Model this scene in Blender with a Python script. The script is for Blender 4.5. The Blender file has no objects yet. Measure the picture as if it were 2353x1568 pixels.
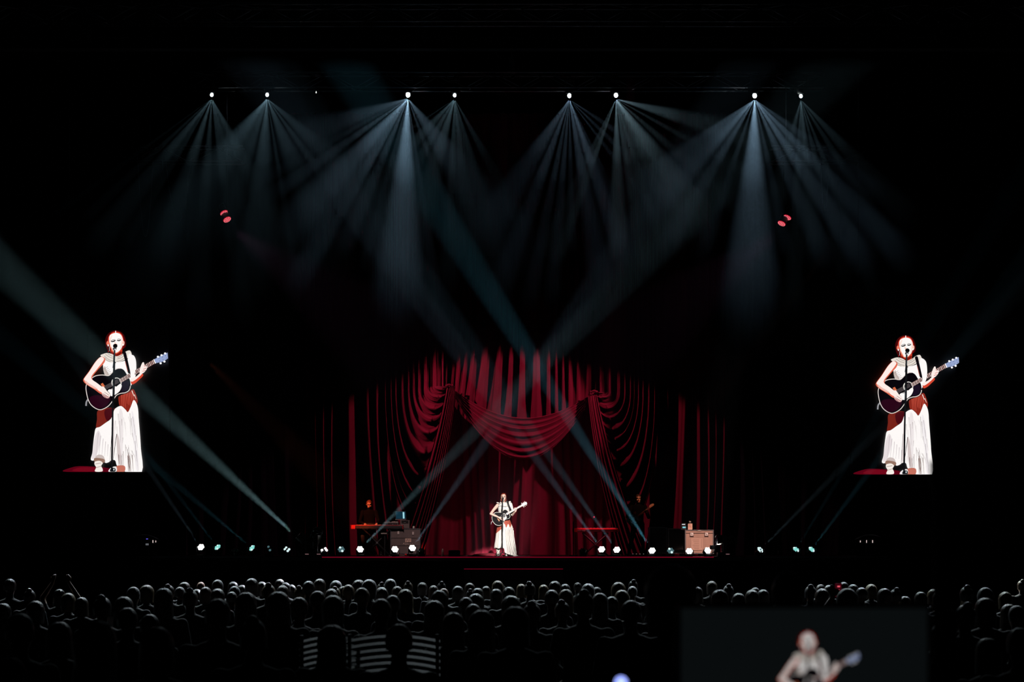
import bpy, bmesh, math, random
import numpy as np
from mathutils import Vector, Matrix, Euler
random.seed(7)
S = bpy.context.scene
COL = S.collection
PI = math.pi
F = 4150.0            # focal length in pixels of the 2353 x 1568 frame
CX, HY = 1176.5, 1255.0   # picture column of the optical axis, row of the horizon
CAMZ = 1.9            # eye height above the arena floor

def P(x, y, Y):
    """point at real distance Y whose place in the photograph is (x, y)"""
    return Vector(((x - CX) * Y / F, Y, CAMZ - (y - HY) * Y / F))

# ------------------------------------------------------------------ camera
cam_d = bpy.data.cameras.new('camera')
cam = bpy.data.objects.new('camera', cam_d); COL.objects.link(cam)
cam.location = (0, 0, CAMZ); cam.rotation_euler = (PI / 2, 0, 0)
cam_d.sensor_width = 36.0; cam_d.lens = 36.0 * F / 2353.0
cam_d.shift_y = (HY - 784.0) / 2353.0
cam_d.clip_start = 0.1; cam_d.clip_end = 300
cam_d.dof.use_dof = True; cam_d.dof.focus_distance = 49.0
cam_d.dof.aperture_fstop = 3.4
S.camera = cam
# ------------------------------------------------------------------ world, exposure
w = bpy.data.worlds.new('dark_hall'); S.world = w; w.use_nodes = True
w.node_tree.nodes['Background'].inputs[0].default_value = (0.5, 0.7, 1.0, 1)
w.node_tree.nodes['Background'].inputs[1].default_value = 0.0
S.view_settings.view_transform = 'Standard'; S.view_settings.look = 'None'
S.view_settings.exposure = 0.0; S.view_settings.gamma = 1.0
S.view_settings.use_curve_mapping = False
S.cycles.use_denoising = True
S.cycles.use_adaptive_sampling = True; S.cycles.adaptive_threshold = 0.045; S.cycles.adaptive_min_samples = 16
S.cycles.max_bounces = 1; S.cycles.diffuse_bounces = 0; S.cycles.glossy_bounces = 1
S.cycles.transparent_max_bounces = 8; S.cycles.volume_bounces = 0
S.cycles.sample_clamp_indirect = 2.0
S.cycles.caustics_reflective = False; S.cycles.caustics_refractive = False

def srgb(r, g, b):
    f = lambda c: (c / 255 / 12.92) if c / 255 <= 0.04045 else ((c / 255 + 0.055) / 1.055) ** 2.4
    return (f(r), f(g), f(b))

def spot(name, loc, target, power, color, angle, blend=0.3, radius=0.05):
    """a lamp: spot with full cone angle in degrees, aimed at target"""
    d = bpy.data.lights.new(name, 'SPOT'); d.energy = power; d.color = color
    d.spot_size = math.radians(angle); d.spot_blend = blend; d.shadow_soft_size = radius
    o = bpy.data.objects.new(name, d); COL.objects.link(o)
    o.location = loc
    o.rotation_euler = (Vector(target) - Vector(loc)).to_track_quat('-Z', 'Y').to_euler()
    return o

STAGE_Y = 49.5         # front edge of the stage
DECK = CAMZ - 25 * STAGE_Y / F     # deck height, about 1.6 m
LAMP_Y = 50.0
BEAM = (0.60, 0.80, 1.0)
# fans of narrow rays from the eight beam heads on the upstage truss:
# head pixel, overall gain, colour, [(angle from plumb, + to the right; full width, strength)]
HEADS = [
 ((488, 220), 0.40, (.88, 1.0, .97), [(-53, 1.5, .4), (-46, 2.5, .7), (-38, 6, 1.0), (-31, 3, .9), (-18, 6, 1.1), (-4, 5, .8), (8, 4, .9), (15, 6, .7), (26, 8, .6)]),
 ((615, 220), 0.42, (.86, 1.0, 1.0), [(-36, 14, .8), (-20, 8, .8), (-5, 8, 1.2), (2, 3, 1.0), (9, 2, 1.3), (22, 9, .6), (35, 4, .9), (47, 8, .5)]),
 ((938, 220), 1.50, (.84, .91, 1.0), [(-70, 10, .28), (-60, 3, .5), (-54, 3.5, .9), (-41, 9, 1.1), (-31, 5, 1.1), (-23, 4, .8), (-14, 3, .5), (-3, 10, 1.8), (8, 2.5, .6), (20, 3, .4), (35, 12, .22)]),
 ((1045, 221), 0.40, (.88, 1.0, .98), [(-55, 2, .6), (-42, 7, .8), (-30, 6, .9), (-17, 8, 1.0), (-2, 4, 1.3), (6, 6, .9), (15, 5, .6), (28, 4, .5)]),
 ((1308, 222), 0.85, (.86, .88, 1.0), [(-32, 8, .5), (-20, 5, .8), (-11, 3, .9), (-5, 3, .9), (1, 2, 1.0), (10, 5, 1.0), (19, 5, 1.5), (25, 2, .6), (37, 2, .6), (45, 3, .5), (55, 4, .35)]),
 ((1415, 221), 1.05, (.95, 1.0, .95), [(-25, 3, .5), (-20, 3, 1.1), (1, 4.5, 1.4), (10, 4, .8), (17, 4, .9), (24, 4, .9), (34, 9, 1.0), (48, 4, .4), (60, 3, .4), (74, 7, .75)]),
 ((1733, 222), 1.35, (.84, .90, 1.0), [(-52, 6, .7), (-42, 7, 1.0), (-31, 5, .8), (-18, 3, .5), (-1, 11, 1.6), (12, 3, .6), (24, 5, .9), (34, 6, 1.3), (43, 6, 1.0), (52, 5, .4)]),
 ((1839, 223), 0.48, (.90, 1.0, .97), [(-14, 6, .5), (-2, 4, 1.0), (5, 5, 1.1), (14, 3, .9), (21, 3, .8), (32, 4, .5), (42, 6, .45)]),
]
rnd = random.Random(3)
for k, ((hx, hy), gain, colr, rays) in enumerate(HEADS):
    src = P(hx, hy, LAMP_Y) + Vector((0, -0.10, -0.105))
    for a, wd, st in rays:
        r = math.radians(a)
        tilt = rnd.uniform(0.95, 1.35)
        aim = P(hx + 400 * math.sin(r), hy + 400 * math.cos(r), LAMP_Y - 4.8 * tilt)
        spot('beam_ray', src, aim, 36000 * gain * st, colr, wd * 1.12 + .3, 0.85, 0.006)

# floor lamps along the stage edge: pixel of the lens, kind, pixel the beam passes through, power, colour, angle
WHITE = (1.0, .97, .92); TEAL = (.42, .88, .90); GREEN = (.78, .95, .80)
FLOOR_LAMPS = [
 ((461, 1257), 'lit', (345, 1085), 60, WHITE, 2.2),
 ((499, 1257), 'teal', (395, 1120), 40, TEAL, 2.2),
 ((578, 1259), 'teal', (400, 1110), 60, TEAL, 2.6),
 ((618, 1260), 'dots', (560, 1130), 0, WHITE, 2),
 ((659, 1262), 'bars', (600, 1130), 0, WHITE, 2),
 ((745, 1264), 'part', (760, 1130), 0, WHITE, 2),
 ((784, 1262), 'dim', (790, 1130), 0, WHITE, 2),
 ((828, 1262), 'lit', (1085, 1000), 260, (.85, 1.0, .92), 3.0),
 ((908, 1262), 'lit', (965, 1190), 0, WHITE, 3.0),
 ((948, 1259), 'lit', (1100, 1040), 170, (.88, .92, 1.0), 3.0),
 ((1382, 1262), 'lit', (1240, 1065), 190, (.90, .90, 1.0), 3.0),
 ((1417, 1263), 'lit', (1290, 1085), 150, (.75, .95, 1.0), 3.0),
 ((1498, 1265), 'lit', (1335, 1005), 400, (.40, .92, 1.0), 3.0),
 ((1541, 1265), 'dim', (1541, 1130), 0, WHITE, 2),
 ((1584, 1266), 'lit', (1584, 1130), 0, WHITE, 2),
 ((1627, 1265), 'lit', (1885, 1112), 70, (1.0, .95, .8), 3.0),
 ((1748, 1263), 'ring', (1860, 1150), 60, WHITE, 2.2),
 ((1830, 1262), 'teal', (1910, 1130), 25, TEAL, 2.2),
 ((1866, 1262), 'teal', (1975, 1115), 55, TEAL, 2.6),
]
LAMP_R = 0.088
def lamp_dir(k):
    (px, py), kind, (tx, ty), pw, c, an = FLOOR_LAMPS[k]
    a = P(px, py, STAGE_Y + .25); b = P(tx, ty, STAGE_Y + 0.10)
    return a, (b - a).normalized()
for k, fl in enumerate(FLOOR_LAMPS):
    if fl[3]:
        a, d = lamp_dir(k)
        spot('floor_beam', a + d * 0.10, a + d, fl[3] * 200, fl[4], fl[5] * 1.9, 0.6, 0.03)
# the big follow-beam that crosses the left half
bigA = P(692, 1243, STAGE_Y + .3); bigD = (P(345, 925, STAGE_Y + 0.05) - bigA).normalized()
spot('floor_beam', bigA + bigD * 0.26, bigA + bigD * 2, 95000, (.86, 1.0, .84), 6.6, 0.6, 0.045)

# red lamps hanging left and right: they light the drapery of the far side
PARS = [((515, 490), (522, 505)), ((1809, 500), (1796, 514))]
PAR_Y = 51.8
RED = (1.0, .26, .46)
parL = P(518, 498, PAR_Y); parR = P(1803, 507, PAR_Y)
spot('red_wash', parL + Vector((.2, -.05, -.35)), P(1395, 1160, 57), 840, RED, 32.5, 0.18, 0.14)
spot('red_wash', parR + Vector((-.2, -.05, -.35)), P(955, 1160, 57), 840, RED, 32.5, 0.18, 0.14)
# added red fill near the deck behind the singer, lifting the backdrop faintly
spot('backdrop_fill', P(1195, 1262, 54.6), P(1195, 1180, 58), 12, (1.0, .16, .40), 120, 0.9, 0.15)
# follow spot on the singer and narrow warm specials on the side stations, all unseen bare lights without fixtures
spot('follow_spot', (2.2, 12.0, 12.5), P(1158, 1205, 50.6), 105000, (1.0, .93, .88), 2.8, 0.3, 0.1)
spot('special', (-5.0, 34.0, 14.0), P(955, 1235, 51.4), 3900, (1.0, .66, .62), 7.6, 0.5, 0.1)
spot('special', (5.5, 34.0, 14.0), P(1606, 1240, 51.4), 19000, (1.0, .62, .52), 4.2, 0.5, 0.1)
spot('special', (3.0, 43.6, 14.6), P(1370, 1216, 51.0), 9000, (1.0, .10, .16), 5.0, 0.5, 0.1)
spot('special', (-7.6, 43.9, 6.6), P(838, 1190, 52.0), 6000, (1.0, .17, .07), 8.8, 0.6, 0.05)
spot('special', (8.0, 44.0, 9.5), P(1470, 1152, 52.0), 2600, (1.0, .33, .20), 5, 0.6, 0.05)
# added lamps under the front truss, brightening the audience from above the pit
CROWD_LAMPS = [(-10.5, 44.4), (-3.6, 44.4), (3.6, 44.4), (10.5, 44.4)]
CROWD_LAMP_Z = 14.7
for x, hy_ in CROWD_LAMPS:
    spot('added_crowd_lamp', (x, hy_ - .25, CROWD_LAMP_Z - .45), (x * .85, 31.5, 1.0), 9500, (.80, .94, 1.0), 53, 1.0, 0.10)
# ------------------------------------------------------------------ materials
MATS = {}
def mat(name, color, rough=0.6, metal=0.0, emit=None, strength=1.0, sheen=0.0, noise=None, spec=0.5, bump=None, coat=0.0):
    if name in MATS: return MATS[name]
    m = bpy.data.materials.new(name); m.use_nodes = True
    nt = m.node_tree; b = nt.nodes['Principled BSDF']
    b.inputs['Base Color'].default_value = (*color, 1)
    b.inputs['Roughness'].default_value = rough
    b.inputs['Metallic'].default_value = metal
    b.inputs['Specular IOR Level'].default_value = spec
    b.inputs['Sheen Weight'].default_value = sheen
    b.inputs['Coat Weight'].default_value = coat
    if emit is not None:
        b.inputs['Emission Color'].default_value = (*emit, 1)
        b.inputs['Emission Strength'].default_value = strength
    if noise or bump:
        tc = nt.nodes.new('ShaderNodeTexCoord'); n = nt.nodes.new('ShaderNodeTexNoise')
        mp = nt.nodes.new('ShaderNodeMapping')
        sc = (noise or bump)[0]
        mp.inputs['Scale'].default_value = sc if isinstance(sc, tuple) else (sc, sc, sc)
        nt.links.new(tc.outputs['Object'], mp.inputs[0]); nt.links.new(mp.outputs[0], n.inputs['Vector'])
        n.inputs['Scale'].default_value = 1.0; n.inputs['Detail'].default_value = 4
        if noise:
            r = nt.nodes.new('ShaderNodeMix'); r.data_type = 'RGBA'
            a = noise[1]
            r.inputs[6].default_value = (*[c * (1 - a) for c in color], 1)
            r.inputs[7].default_value = (*[min(1, c * (1 + a)) for c in color], 1)
            nt.links.new(n.outputs[0], r.inputs[0]); nt.links.new(r.outputs[2], b.inputs['Base Color'])
        if bump:
            bp = nt.nodes.new('ShaderNodeBump'); bp.inputs['Strength'].default_value = bump[1]
            bp.inputs['Distance'].default_value = 0.01
            nt.links.new(n.outputs[0], bp.inputs['Height']); nt.links.new(bp.outputs[0], b.inputs['Normal'])
    MATS[name] = m
    return m
def emat(name, color, strength=1.0):
    """emissive colour: a lens, an LED, a lit picture element or a painted edge glow"""
    if name in MATS: return MATS[name]
    m = bpy.data.materials.new(name); m.use_nodes = True
    nt = m.node_tree; nt.nodes.clear()
    o = nt.nodes.new('ShaderNodeOutputMaterial'); e = nt.nodes.new('ShaderNodeEmission')
    e.inputs[0].default_value = (*color, 1); e.inputs[1].default_value = strength
    nt.links.new(e.outputs[0], o.inputs[0])
    m.cycles.emission_sampling = 'NONE'
    MATS[name] = m
    return m
M_black = mat('black_paint', (.018, .018, .020), .45)
M_matt = mat('matt_black', (.012, .012, .013), .8, noise=(6, .4))
M_hall = mat('dark_hall_paint', (.020, .021, .023), .9, noise=(.6, .4))
M_concrete = mat('dark_concrete', (.010, .010, .011), .8, noise=(1.5, .35))
M_deck = mat('stage_deck_black', (.030, .022, .024), .42, noise=(3, .3))
M_metal = mat('aluminium', (.55, .56, .58), .32, 1.0)
M_chrome = mat('chrome', (.8, .8, .82), .18, 1.0)
M_steel = mat('dull_steel', (.22, .22, .24), .4, 1.0)
M_velvet = mat('red_velvet', (.50, .035, .080), .9, sheen=.1, noise=((3, 3, .5), .25), bump=((40, 40, 6), .25), spec=.2)
M_blackdrape = mat('black_drape', (.016, .016, .018), .9, noise=((3, 3, .5), .3), spec=.2)

# ------------------------------------------------------------------ mesh helpers
class MB:
    """collects shapes; build() links them as ONE mesh object"""
    def __init__(s): s.v = []; s.f = []; s.m = []; s.mi = 0
    def add(s, vs, fs, mi=None):
        b = len(s.v); s.v += [tuple(v) for v in vs]
        s.f += [tuple(i + b for i in f) for f in fs]
        s.m += [s.mi if mi is None else mi] * len(fs); return s
    def box(s, c, size, rot=None, bev=0.0, mi=None):
        hx, hy, hz = size[0] / 2, size[1] / 2, size[2] / 2
        bev = min(bev, hx * .45, hy * .45, hz * .45)
        if bev <= 0:
            vs = [Vector((x, y, z)) for x in (-hx, hx) for y in (-hy, hy) for z in (-hz, hz)]
            fs = [(0, 1, 3, 2), (4, 6, 7, 5), (0, 4, 5, 1), (2, 3, 7, 6), (0, 2, 6, 4), (1, 5, 7, 3)]
        else:
            bm = bmesh.new(); bmesh.ops.create_cube(bm, size=1)
            for v in bm.verts: v.co = Vector((v.co.x * size[0], v.co.y * size[1], v.co.z * size[2]))
            bmesh.ops.bevel(bm, geom=list(bm.edges), offset=bev, segments=2, affect='EDGES', profile=.5)
            bm.verts.ensure_lookup_table(); bm.verts.index_update()
            vs = [v.co.copy() for v in bm.verts]; fs = [[v.index for v in f.verts] for f in bm.faces]; bm.free()
        R = Euler(rot).to_matrix() if rot is not None and not isinstance(rot, Matrix) else rot
        c = Vector(c)
        vs = [(R @ v if R is not None else v) + c for v in vs]
        return s.add(vs, fs, mi)
    def cyl(s, a, b, r0, r1=None, n=12, mi=None, caps=True):
        a = Vector(a); b = Vector(b); r1 = r0 if r1 is None else r1
        q = (b - a).to_track_quat('Z', 'Y').to_matrix()
        vs = []; fs = []
        for i in range(n):
            t = 2 * PI * i / n; e = q @ Vector((math.cos(t), math.sin(t), 0))
            vs.append(a + e * r0); vs.append(b + e * r1)
        for i in range(n):
            j = (i + 1) % n; fs.append((2 * i, 2 * j, 2 * j + 1, 2 * i + 1))
        if caps: fs.append(tuple(2 * i for i in reversed(range(n)))); fs.append(tuple(2 * i + 1 for i in range(n)))
        return s.add(vs, fs, mi)
    def ball(s, c, r, n=12, k=8, rot=None, mi=None):
        r = (r, r, r) if not isinstance(r, (tuple, list)) else r
        R = Euler(rot).to_matrix() if rot is not None and not isinstance(rot, Matrix) else rot
        c = Vector(c); vs = []; fs = []
        def put(v): vs.append((R @ v if R is not None else v) + c)
        put(Vector((0, 0, r[2])))
        for j in range(1, k):
            p = PI * j / k
            for i in range(n):
                t = 2 * PI * i / n
                put(Vector((r[0] * math.sin(p) * math.cos(t), r[1] * math.sin(p) * math.sin(t), r[2] * math.cos(p))))
        put(Vector((0, 0, -r[2])))
        L = len(vs) - 1
        for i in range(n): fs.append((0, 1 + i, 1 + (i + 1) % n))
        for j in range(k - 2):
            o = 1 + j * n
            for i in range(n): fs.append((o + i, o + n + i, o + n + (i + 1) % n, o + (i + 1) % n))
        o = 1 + (k - 2) * n
        for i in range(n): fs.append((o + (i + 1) % n, o + i, L))
        return s.add(vs, fs, mi)
    def limb(s, a, b, r0, r1, n=12):
        """tapered limb piece with rounded ends"""
        s.cyl(a, b, r0, r1, n); s.ball(a, r0, n, 8); s.ball(b, r1, n, 8); return s
    def chain(s, pts, rs, n=12):
        for i in range(len(pts) - 1): s.limb(pts[i], pts[i + 1], rs[i], rs[i + 1], n)
        return s
    def loft(s, secs, n=20, cap=True, mi=None):
        """sections: (centre, rx, ry), ellipses in horizontal planes"""
        vs = []; fs = []
        for c, rx, ry in secs:
            for i in range(n):
                t = 2 * PI * i / n; vs.append((c[0] + rx * math.cos(t), c[1] + ry * math.sin(t), c[2]))
        for j in range(len(secs) - 1):
            for i in range(n):
                k = (i + 1) % n; fs.append((j * n + i, j * n + k, (j + 1) * n + k, (j + 1) * n + i))
        if cap:
            fs.append(tuple(reversed(range(n)))); o = (len(secs) - 1) * n; fs.append(tuple(o + i for i in range(n)))
        return s.add(vs, fs, mi)
    def tube(s, pts, r, n=8, mi=None, closed=False):
        pts = [Vector(p) for p in pts]; m = len(pts); vs = []; fs = []
        prev = None
        for i, p in enumerate(pts):
            a = pts[i - 1] if (i > 0 or closed) else p; b = pts[(i + 1) % m] if (i < m - 1 or closed) else p
            t = (b - a).normalized()
            if prev is None:
                u = t.orthogonal().normalized()
            else:
                u = (prev - t * prev.dot(t)); u = u.normalized() if u.length > 1e-6 else t.orthogonal().normalized()
            prev = u; v = t.cross(u)
            rr = r[i] if isinstance(r, (list, tuple)) else r
            for k in range(n):
                q = 2 * PI * k / n; vs.append(p + (u * math.cos(q) + v * math.sin(q)) * rr)
        for i in range(m if closed else m - 1):
            j = (i + 1) % m
            for k in range(n):
                l = (k + 1) % n; fs.append((i * n + k, i * n + l, j * n + l, j * n + k))
        if not closed:
            fs.append(tuple(reversed(range(n)))); fs.append(tuple((m - 1) * n + k for k in range(n)))
        return s.add(vs, fs, mi)
    def prism(s, pts, d, mi=None):
        """planar outline (list of 3-D points) thickened by vector d"""
        pts = [Vector(p) for p in pts]; n = len(pts); d = Vector(d)
        vs = pts + [p + d for p in pts]
        fs = [tuple(range(n)), tuple(reversed(range(n, 2 * n)))] + [(i, i + n, (i + 1) % n + n, (i + 1) % n) for i in range(n)]
        return s.add(vs, fs, mi)
    def grid(s, A, mi=None):
        """A: (rows, cols, 3) array"""
        r, c = A.shape[:2]
        fs = [(i * c + j, i * c + j + 1, (i + 1) * c + j + 1, (i + 1) * c + j) for i in range(r - 1) for j in range(c - 1)]
        return s.add(A.reshape(-1, 3).tolist(), fs, mi)
    def mesh(s, name, mats, smooth=False):
        me = bpy.data.meshes.new(name); me.from_pydata(s.v, [], s.f)
        for m in (mats if isinstance(mats, (list, tuple)) else [mats]): me.materials.append(m)
        me.polygons.foreach_set('material_index', s.m)
        if smooth: me.polygons.foreach_set('use_smooth', [True] * len(me.polygons))
        me.update(); return me
    def build(s, name, mats, parent=None, smooth=False, fix=False):
        me = s.mesh(name, mats, smooth)
        if fix:
            bm = bmesh.new(); bm.from_mesh(me); bmesh.ops.recalc_face_normals(bm, faces=bm.faces); bm.to_mesh(me); bm.free()
        o = bpy.data.objects.new(name, me); COL.objects.link(o); o.parent = parent
        return o
def tag(o, label=None, cat=None, group=None, kind=None):
    if label: o['label'] = label
    if cat: o['category'] = cat
    if group: o['group'] = group
    if kind: o['kind'] = kind
    return o
def thing(name, label, cat, loc=(0, 0, 0), rotz=0.0, group=None):
    o = bpy.data.objects.new(name, None); COL.objects.link(o)
    o.empty_display_size = .1
    o.location = loc; o.rotation_euler = (0, 0, rotz)
    return tag(o, label, cat, group)
def struct(o): o['kind'] = 'structure'; return o
def part(name, me, parent):
    o = bpy.data.objects.new(name, me); COL.objects.link(o); o.parent = parent; return o
def copy_tree(o, parent=None):
    c = o.copy(); COL.objects.link(c); c.parent = parent
    for ch in o.children: copy_tree(ch, c)
    return c
def crom(pts, k=5, closed=True):
    """smooth curve through points"""
    n = len(pts); out = []
    P_ = [np.array(p, float) for p in pts]
    for i in range(n if closed else n - 1):
        if closed: p0, p1, p2, p3 = P_[i - 1], P_[i], P_[(i + 1) % n], P_[(i + 2) % n]
        else: p0, p1, p2, p3 = P_[max(i - 1, 0)], P_[i], P_[i + 1], P_[min(i + 2, n - 1)]
        for j in range(k):
            t = j / k
            out.append(.5 * ((2 * p1) + (-p0 + p2) * t + (2 * p0 - 5 * p1 + 4 * p2 - p3) * t * t + (-p0 + 3 * p1 - 3 * p2 + p3) * t ** 3))
    if not closed: out.append(P_[-1])
    return out

# ------------------------------------------------------------------ the hall
def slab(name, lo, hi, m):
    b = MB(); c = [(l + h) / 2 for l, h in zip(lo, hi)]; b.box(c, [h - l for l, h in zip(lo, hi)])
    return struct(b.build(name, m))
slab('floor', (-34, -4, -.2), (34, 66, 0), M_concrete)
slab('wall_back', (-34, 66, -.2), (34, 66.3, 24), M_hall)
slab('wall_left', (-34.3, -4, -.2), (-34, 66.3, 24), M_hall)
slab('wall_right', (34, -4, -.2), (34.3, 66.3, 24), M_hall)
slab('ceiling', (-34.3, -4, 24), (34.3, 66.3, 24.3), M_hall)
# roof girders and joists
M_girder = mat('girder_paint', (.075, .068, .030), .6)
for k, (x0, y0, x1, y1) in enumerate([(258, -40, 300, 130), (2062, -40, 2012, 130)]):
    a = P(x0, y0, 52.5); b_ = P(x1, y1, 65); u = MB()
    d = (b_ - a); R = d.to_track_quat('Y', 'Z').to_matrix()
    u.box((a + b_) / 2, (.12, d.length, .4), R); u.box((a + b_) / 2 + Vector((0, 0, .2)), (.34, d.length, .04), R); u.box((a + b_) / 2 - Vector((0, 0, .2)), (.34, d.length, .04), R)
    struct(u.build('trim_%d' % (k + 1), M_girder))
k = 3
for y_, Y in ((10, 52), (42, 56), (88, 60), (100, 47)):
    u = MB(); z = P(0, y_, Y).z; u.box((0, Y, z), (56, .10, .30)); u.box((0, Y, z + .15), (56, .26, .03)); u.box((0, Y, z - .15), (56, .26, .03))
    struct(u.build('trim_%d' % k, M_hall)); k += 1

# ------------------------------------------------------------------ stage
X0, X1 = P(300, 0, STAGE_Y).x, P(2060, 0, STAGE_Y).x
st = thing('stage', 'wide black stage platform with a dark front skirt and thin red edge line', 'stage', (0, STAGE_Y, 0))
u = MB(); u.box(((X0 + X1) / 2, 5.6, DECK - .06), (X1 - X0, 11.2, .12)); u.build('deck', M_deck, st)
n = 16
for i in range(n):
    wpan = (X1 - X0) / n; u = MB(); u.box((X0 + wpan * (i + .5), .05, (DECK - .12) / 2), (wpan - .015, .04, DECK - .12)); u.build('skirt_panel', M_matt, st)
M_edge_glow = emat('edge_red_glow', srgb(150, 10, 45), .5); M_nosing_glow = emat('nosing_red_glow', srgb(105, 0, 28), .6)  # red light along the edge and nosing put in as glowing strips
u = MB(); u.box((P(1190, 0, STAGE_Y).x, -.012, DECK - .012), (P(1640, 0, STAGE_Y).x - P(740, 0, STAGE_Y).x, .02, .024)); u.build('edge_strip', M_edge_glow, st)
u = MB(); u.box((P(470, 0, STAGE_Y).x, -.012, DECK - .012), (P(590, 0, STAGE_Y).x - P(350, 0, STAGE_Y).x, .02, .02)); u.build('edge_strip', M_steel, st)
u = MB(); u.box((P(1880, 0, STAGE_Y).x, -.012, DECK - .012), (P(2010, 0, STAGE_Y).x - P(1740, 0, STAGE_Y).x, .02, .02)); u.build('edge_strip', M_steel, st)
# steps in front
sp = thing('stage_steps', 'low black steps with a red nosing below the singer', 'steps', (P(1180, 0, 49).x, STAGE_Y, 0))
for i in range(4):
    z = DECK - .32 * (i + 1); wd = 2.7
    u = MB(); u.box((0, -.15 - .28 * i, z / 2), (wd, .28, z)); u.build('tread', M_deck, sp)
    u = MB(); u.box((0, -.295 - .28 * i, z - .012), (wd, .012, .022)); u.build('nosing', M_nosing_glow if i == 0 else M_deck, sp)

# ------------------------------------------------------------------ drapery
def folds(ph, lam, seed, amp):
    """depth of hanging cloth along the fold coordinate ph (metres)"""
    r = np.random.RandomState(seed)
    w_ = ph / lam + .42 * np.sin(ph * 1.9 + r.rand() * 6) + .22 * np.sin(ph * 4.3 + r.rand() * 6)
    h = (0.5 - 0.5 * np.cos(2 * PI * w_)) ** 1.7
    big = .65 + .35 * np.sin(ph * 1.3 + r.rand() * 6)
    fine = .06 * np.sin(2 * PI * w_ * 2.6 + r.rand() * 6) + .025 * np.sin(2 * PI * w_ * 6.1 + 1)
    return amp * (h * big + fine)
def cloth(name, A, m, parent=None):
    u = MB(); u.grid(A); return u.build(name, m, parent, True)
def hang(x0, x1, ytop, Y, lam, amp, seed, zbot=None, nx=None, nz=26, sway=0.0):
    """straight hanging panel between picture columns x0..x1 at distance Y"""
    zb = DECK + .01 if zbot is None else zbot
    zt = P(0, ytop, Y).z; a, b_ = P(x0, 0, Y).x, P(x1, 0, Y).x
    nx = nx or int((b_ - a) / .035)
    xs = np.linspace(a, b_, nx); zs = np.linspace(zt, zb, nz)
    X_, Z_ = np.meshgrid(xs, zs); t = (zt - Z_) / (zt - zb)
    ph = X_ + .10 * np.sin(Z_ * .7 + X_ * 2.1) * t
    D = folds(ph, lam, seed, amp) * (.55 + .45 * t)
    A = np.stack([X_ + sway * t * t, Y - D, Z_], -1)
    return A
TOPY = 262
bd = cloth('stage_curtain', hang(860, 1560, TOPY, 57.7, .40, .20, 5), M_velvet)
tag(bd, 'plain red backdrop curtain hanging behind the singer under the swag', 'curtain')
def tableau(label, tx, ty, sgn, outer, Y, seed):
    """curtain half lifted at a tie point: nested U folds inside, long falls outside"""
    px = Y / F
    root = thing('stage_curtain', label, 'curtain', (0, 0, 0))
    zt = P(0, TOPY, Y).z; T = P(tx, ty, Y); fl = (T.z - DECK - .01) / px     # px below the tie to the deck
    Bf = lambda a: 100.0 * (a / 90.0) ** 2.35
    n1, n2 = 26, 70
    # inner swag, gathered at the tie
    aa = np.linspace(14, 148, 190)
    A = np.zeros((n1 + n2, len(aa), 3))
    D0 = folds(aa * px * .6 + .35 * Bf(aa) * px, .25, seed, .40)
    for j, a in enumerate(aa):
        for i in range(n1):
            t = i / n1; z = zt + (T.z - zt) * t
            A[i, j] = (T.x - sgn * a * px, Y - D0[j] * (.45 + .55 * t), z)
        for i in range(n2):
            th = PI * i / (n2 - 1)
            s_ = a / 2 + a / 2 * math.cos(th); d_ = min(Bf(a) * math.sin(th), fl)
            g = .25 + .75 * (0.5 + 0.5 * math.cos(th)) if th > PI / 2 else 1.0
            A[n1 + i, j] = (T.x - sgn * s_ * px, Y - D0[j] * g - .22 * math.sin(th), T.z - d_ * px)
    cloth('swag', A, M_velvet, root)
    # outer fall down to the deck
    aa = np.linspace(146, outer, int((outer - 146) * 1.0))
    A = np.zeros((n1 + 34, len(aa), 3)); D0 = folds(aa * px, .36, seed + 9, .56)
    for j, a in enumerate(aa):
        for i in range(n1):
            t = i / n1; A[i, j] = (T.x - sgn * a * px, Y - D0[j] * (.45 + .55 * t), zt + (T.z - zt) * t)
        lean = 26 * math.exp(-((a - 146) / 90) ** 2)
        for i in range(34):
            t = i / 33
            wob = 6 * math.sin(t * 3 + a * .05)
            A[n1 + i, j] = (T.x - sgn * (a - lean * t * t + wob * t) * px, Y - D0[j] * (1 + .15 * t), T.z - t * fl * px)
    cloth('fall', A, M_velvet, root)
    # tail hanging from the tie
    u = np.linspace(0, 1, 90); A = np.zeros((40, 90, 3)); D0 = folds(u * 1.6, .26, seed + 3, .16)
    for i in range(40):
        t = i / 39
        for j in range(90):
            x = tx + sgn * (4 - 10 * t + (1 - u[j]) * 10 - (62 * t ** 1.6) - u[j] * (10 + 40 * t))
            A[i, j] = P(x, ty + t * fl, Y) + Vector((0, -.15 - .60 * math.sqrt(t) - D0[j] * (.3 + .7 * t) * 1.3, 0))
    cloth('tail', A, M_velvet, root)
    b = MB(); b.tube([T + Vector((.10 * math.cos(q), -.22 + .16 * math.sin(q), .02 * math.sin(3 * q))) for q in np.linspace(0, 2 * PI, 16, endpoint=False)], .03, closed=True)
    b.build('tie_back', M_velvet, root, True)
    return root
tableau('red velvet curtain with draped U folds behind the keyboard player', 1033, 888, 1, 400, 56.6, 21)
tableau('red velvet curtain with draped U folds behind the standing guitarist', 1364, 902, -1, 345, 56.6, 44)
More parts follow.
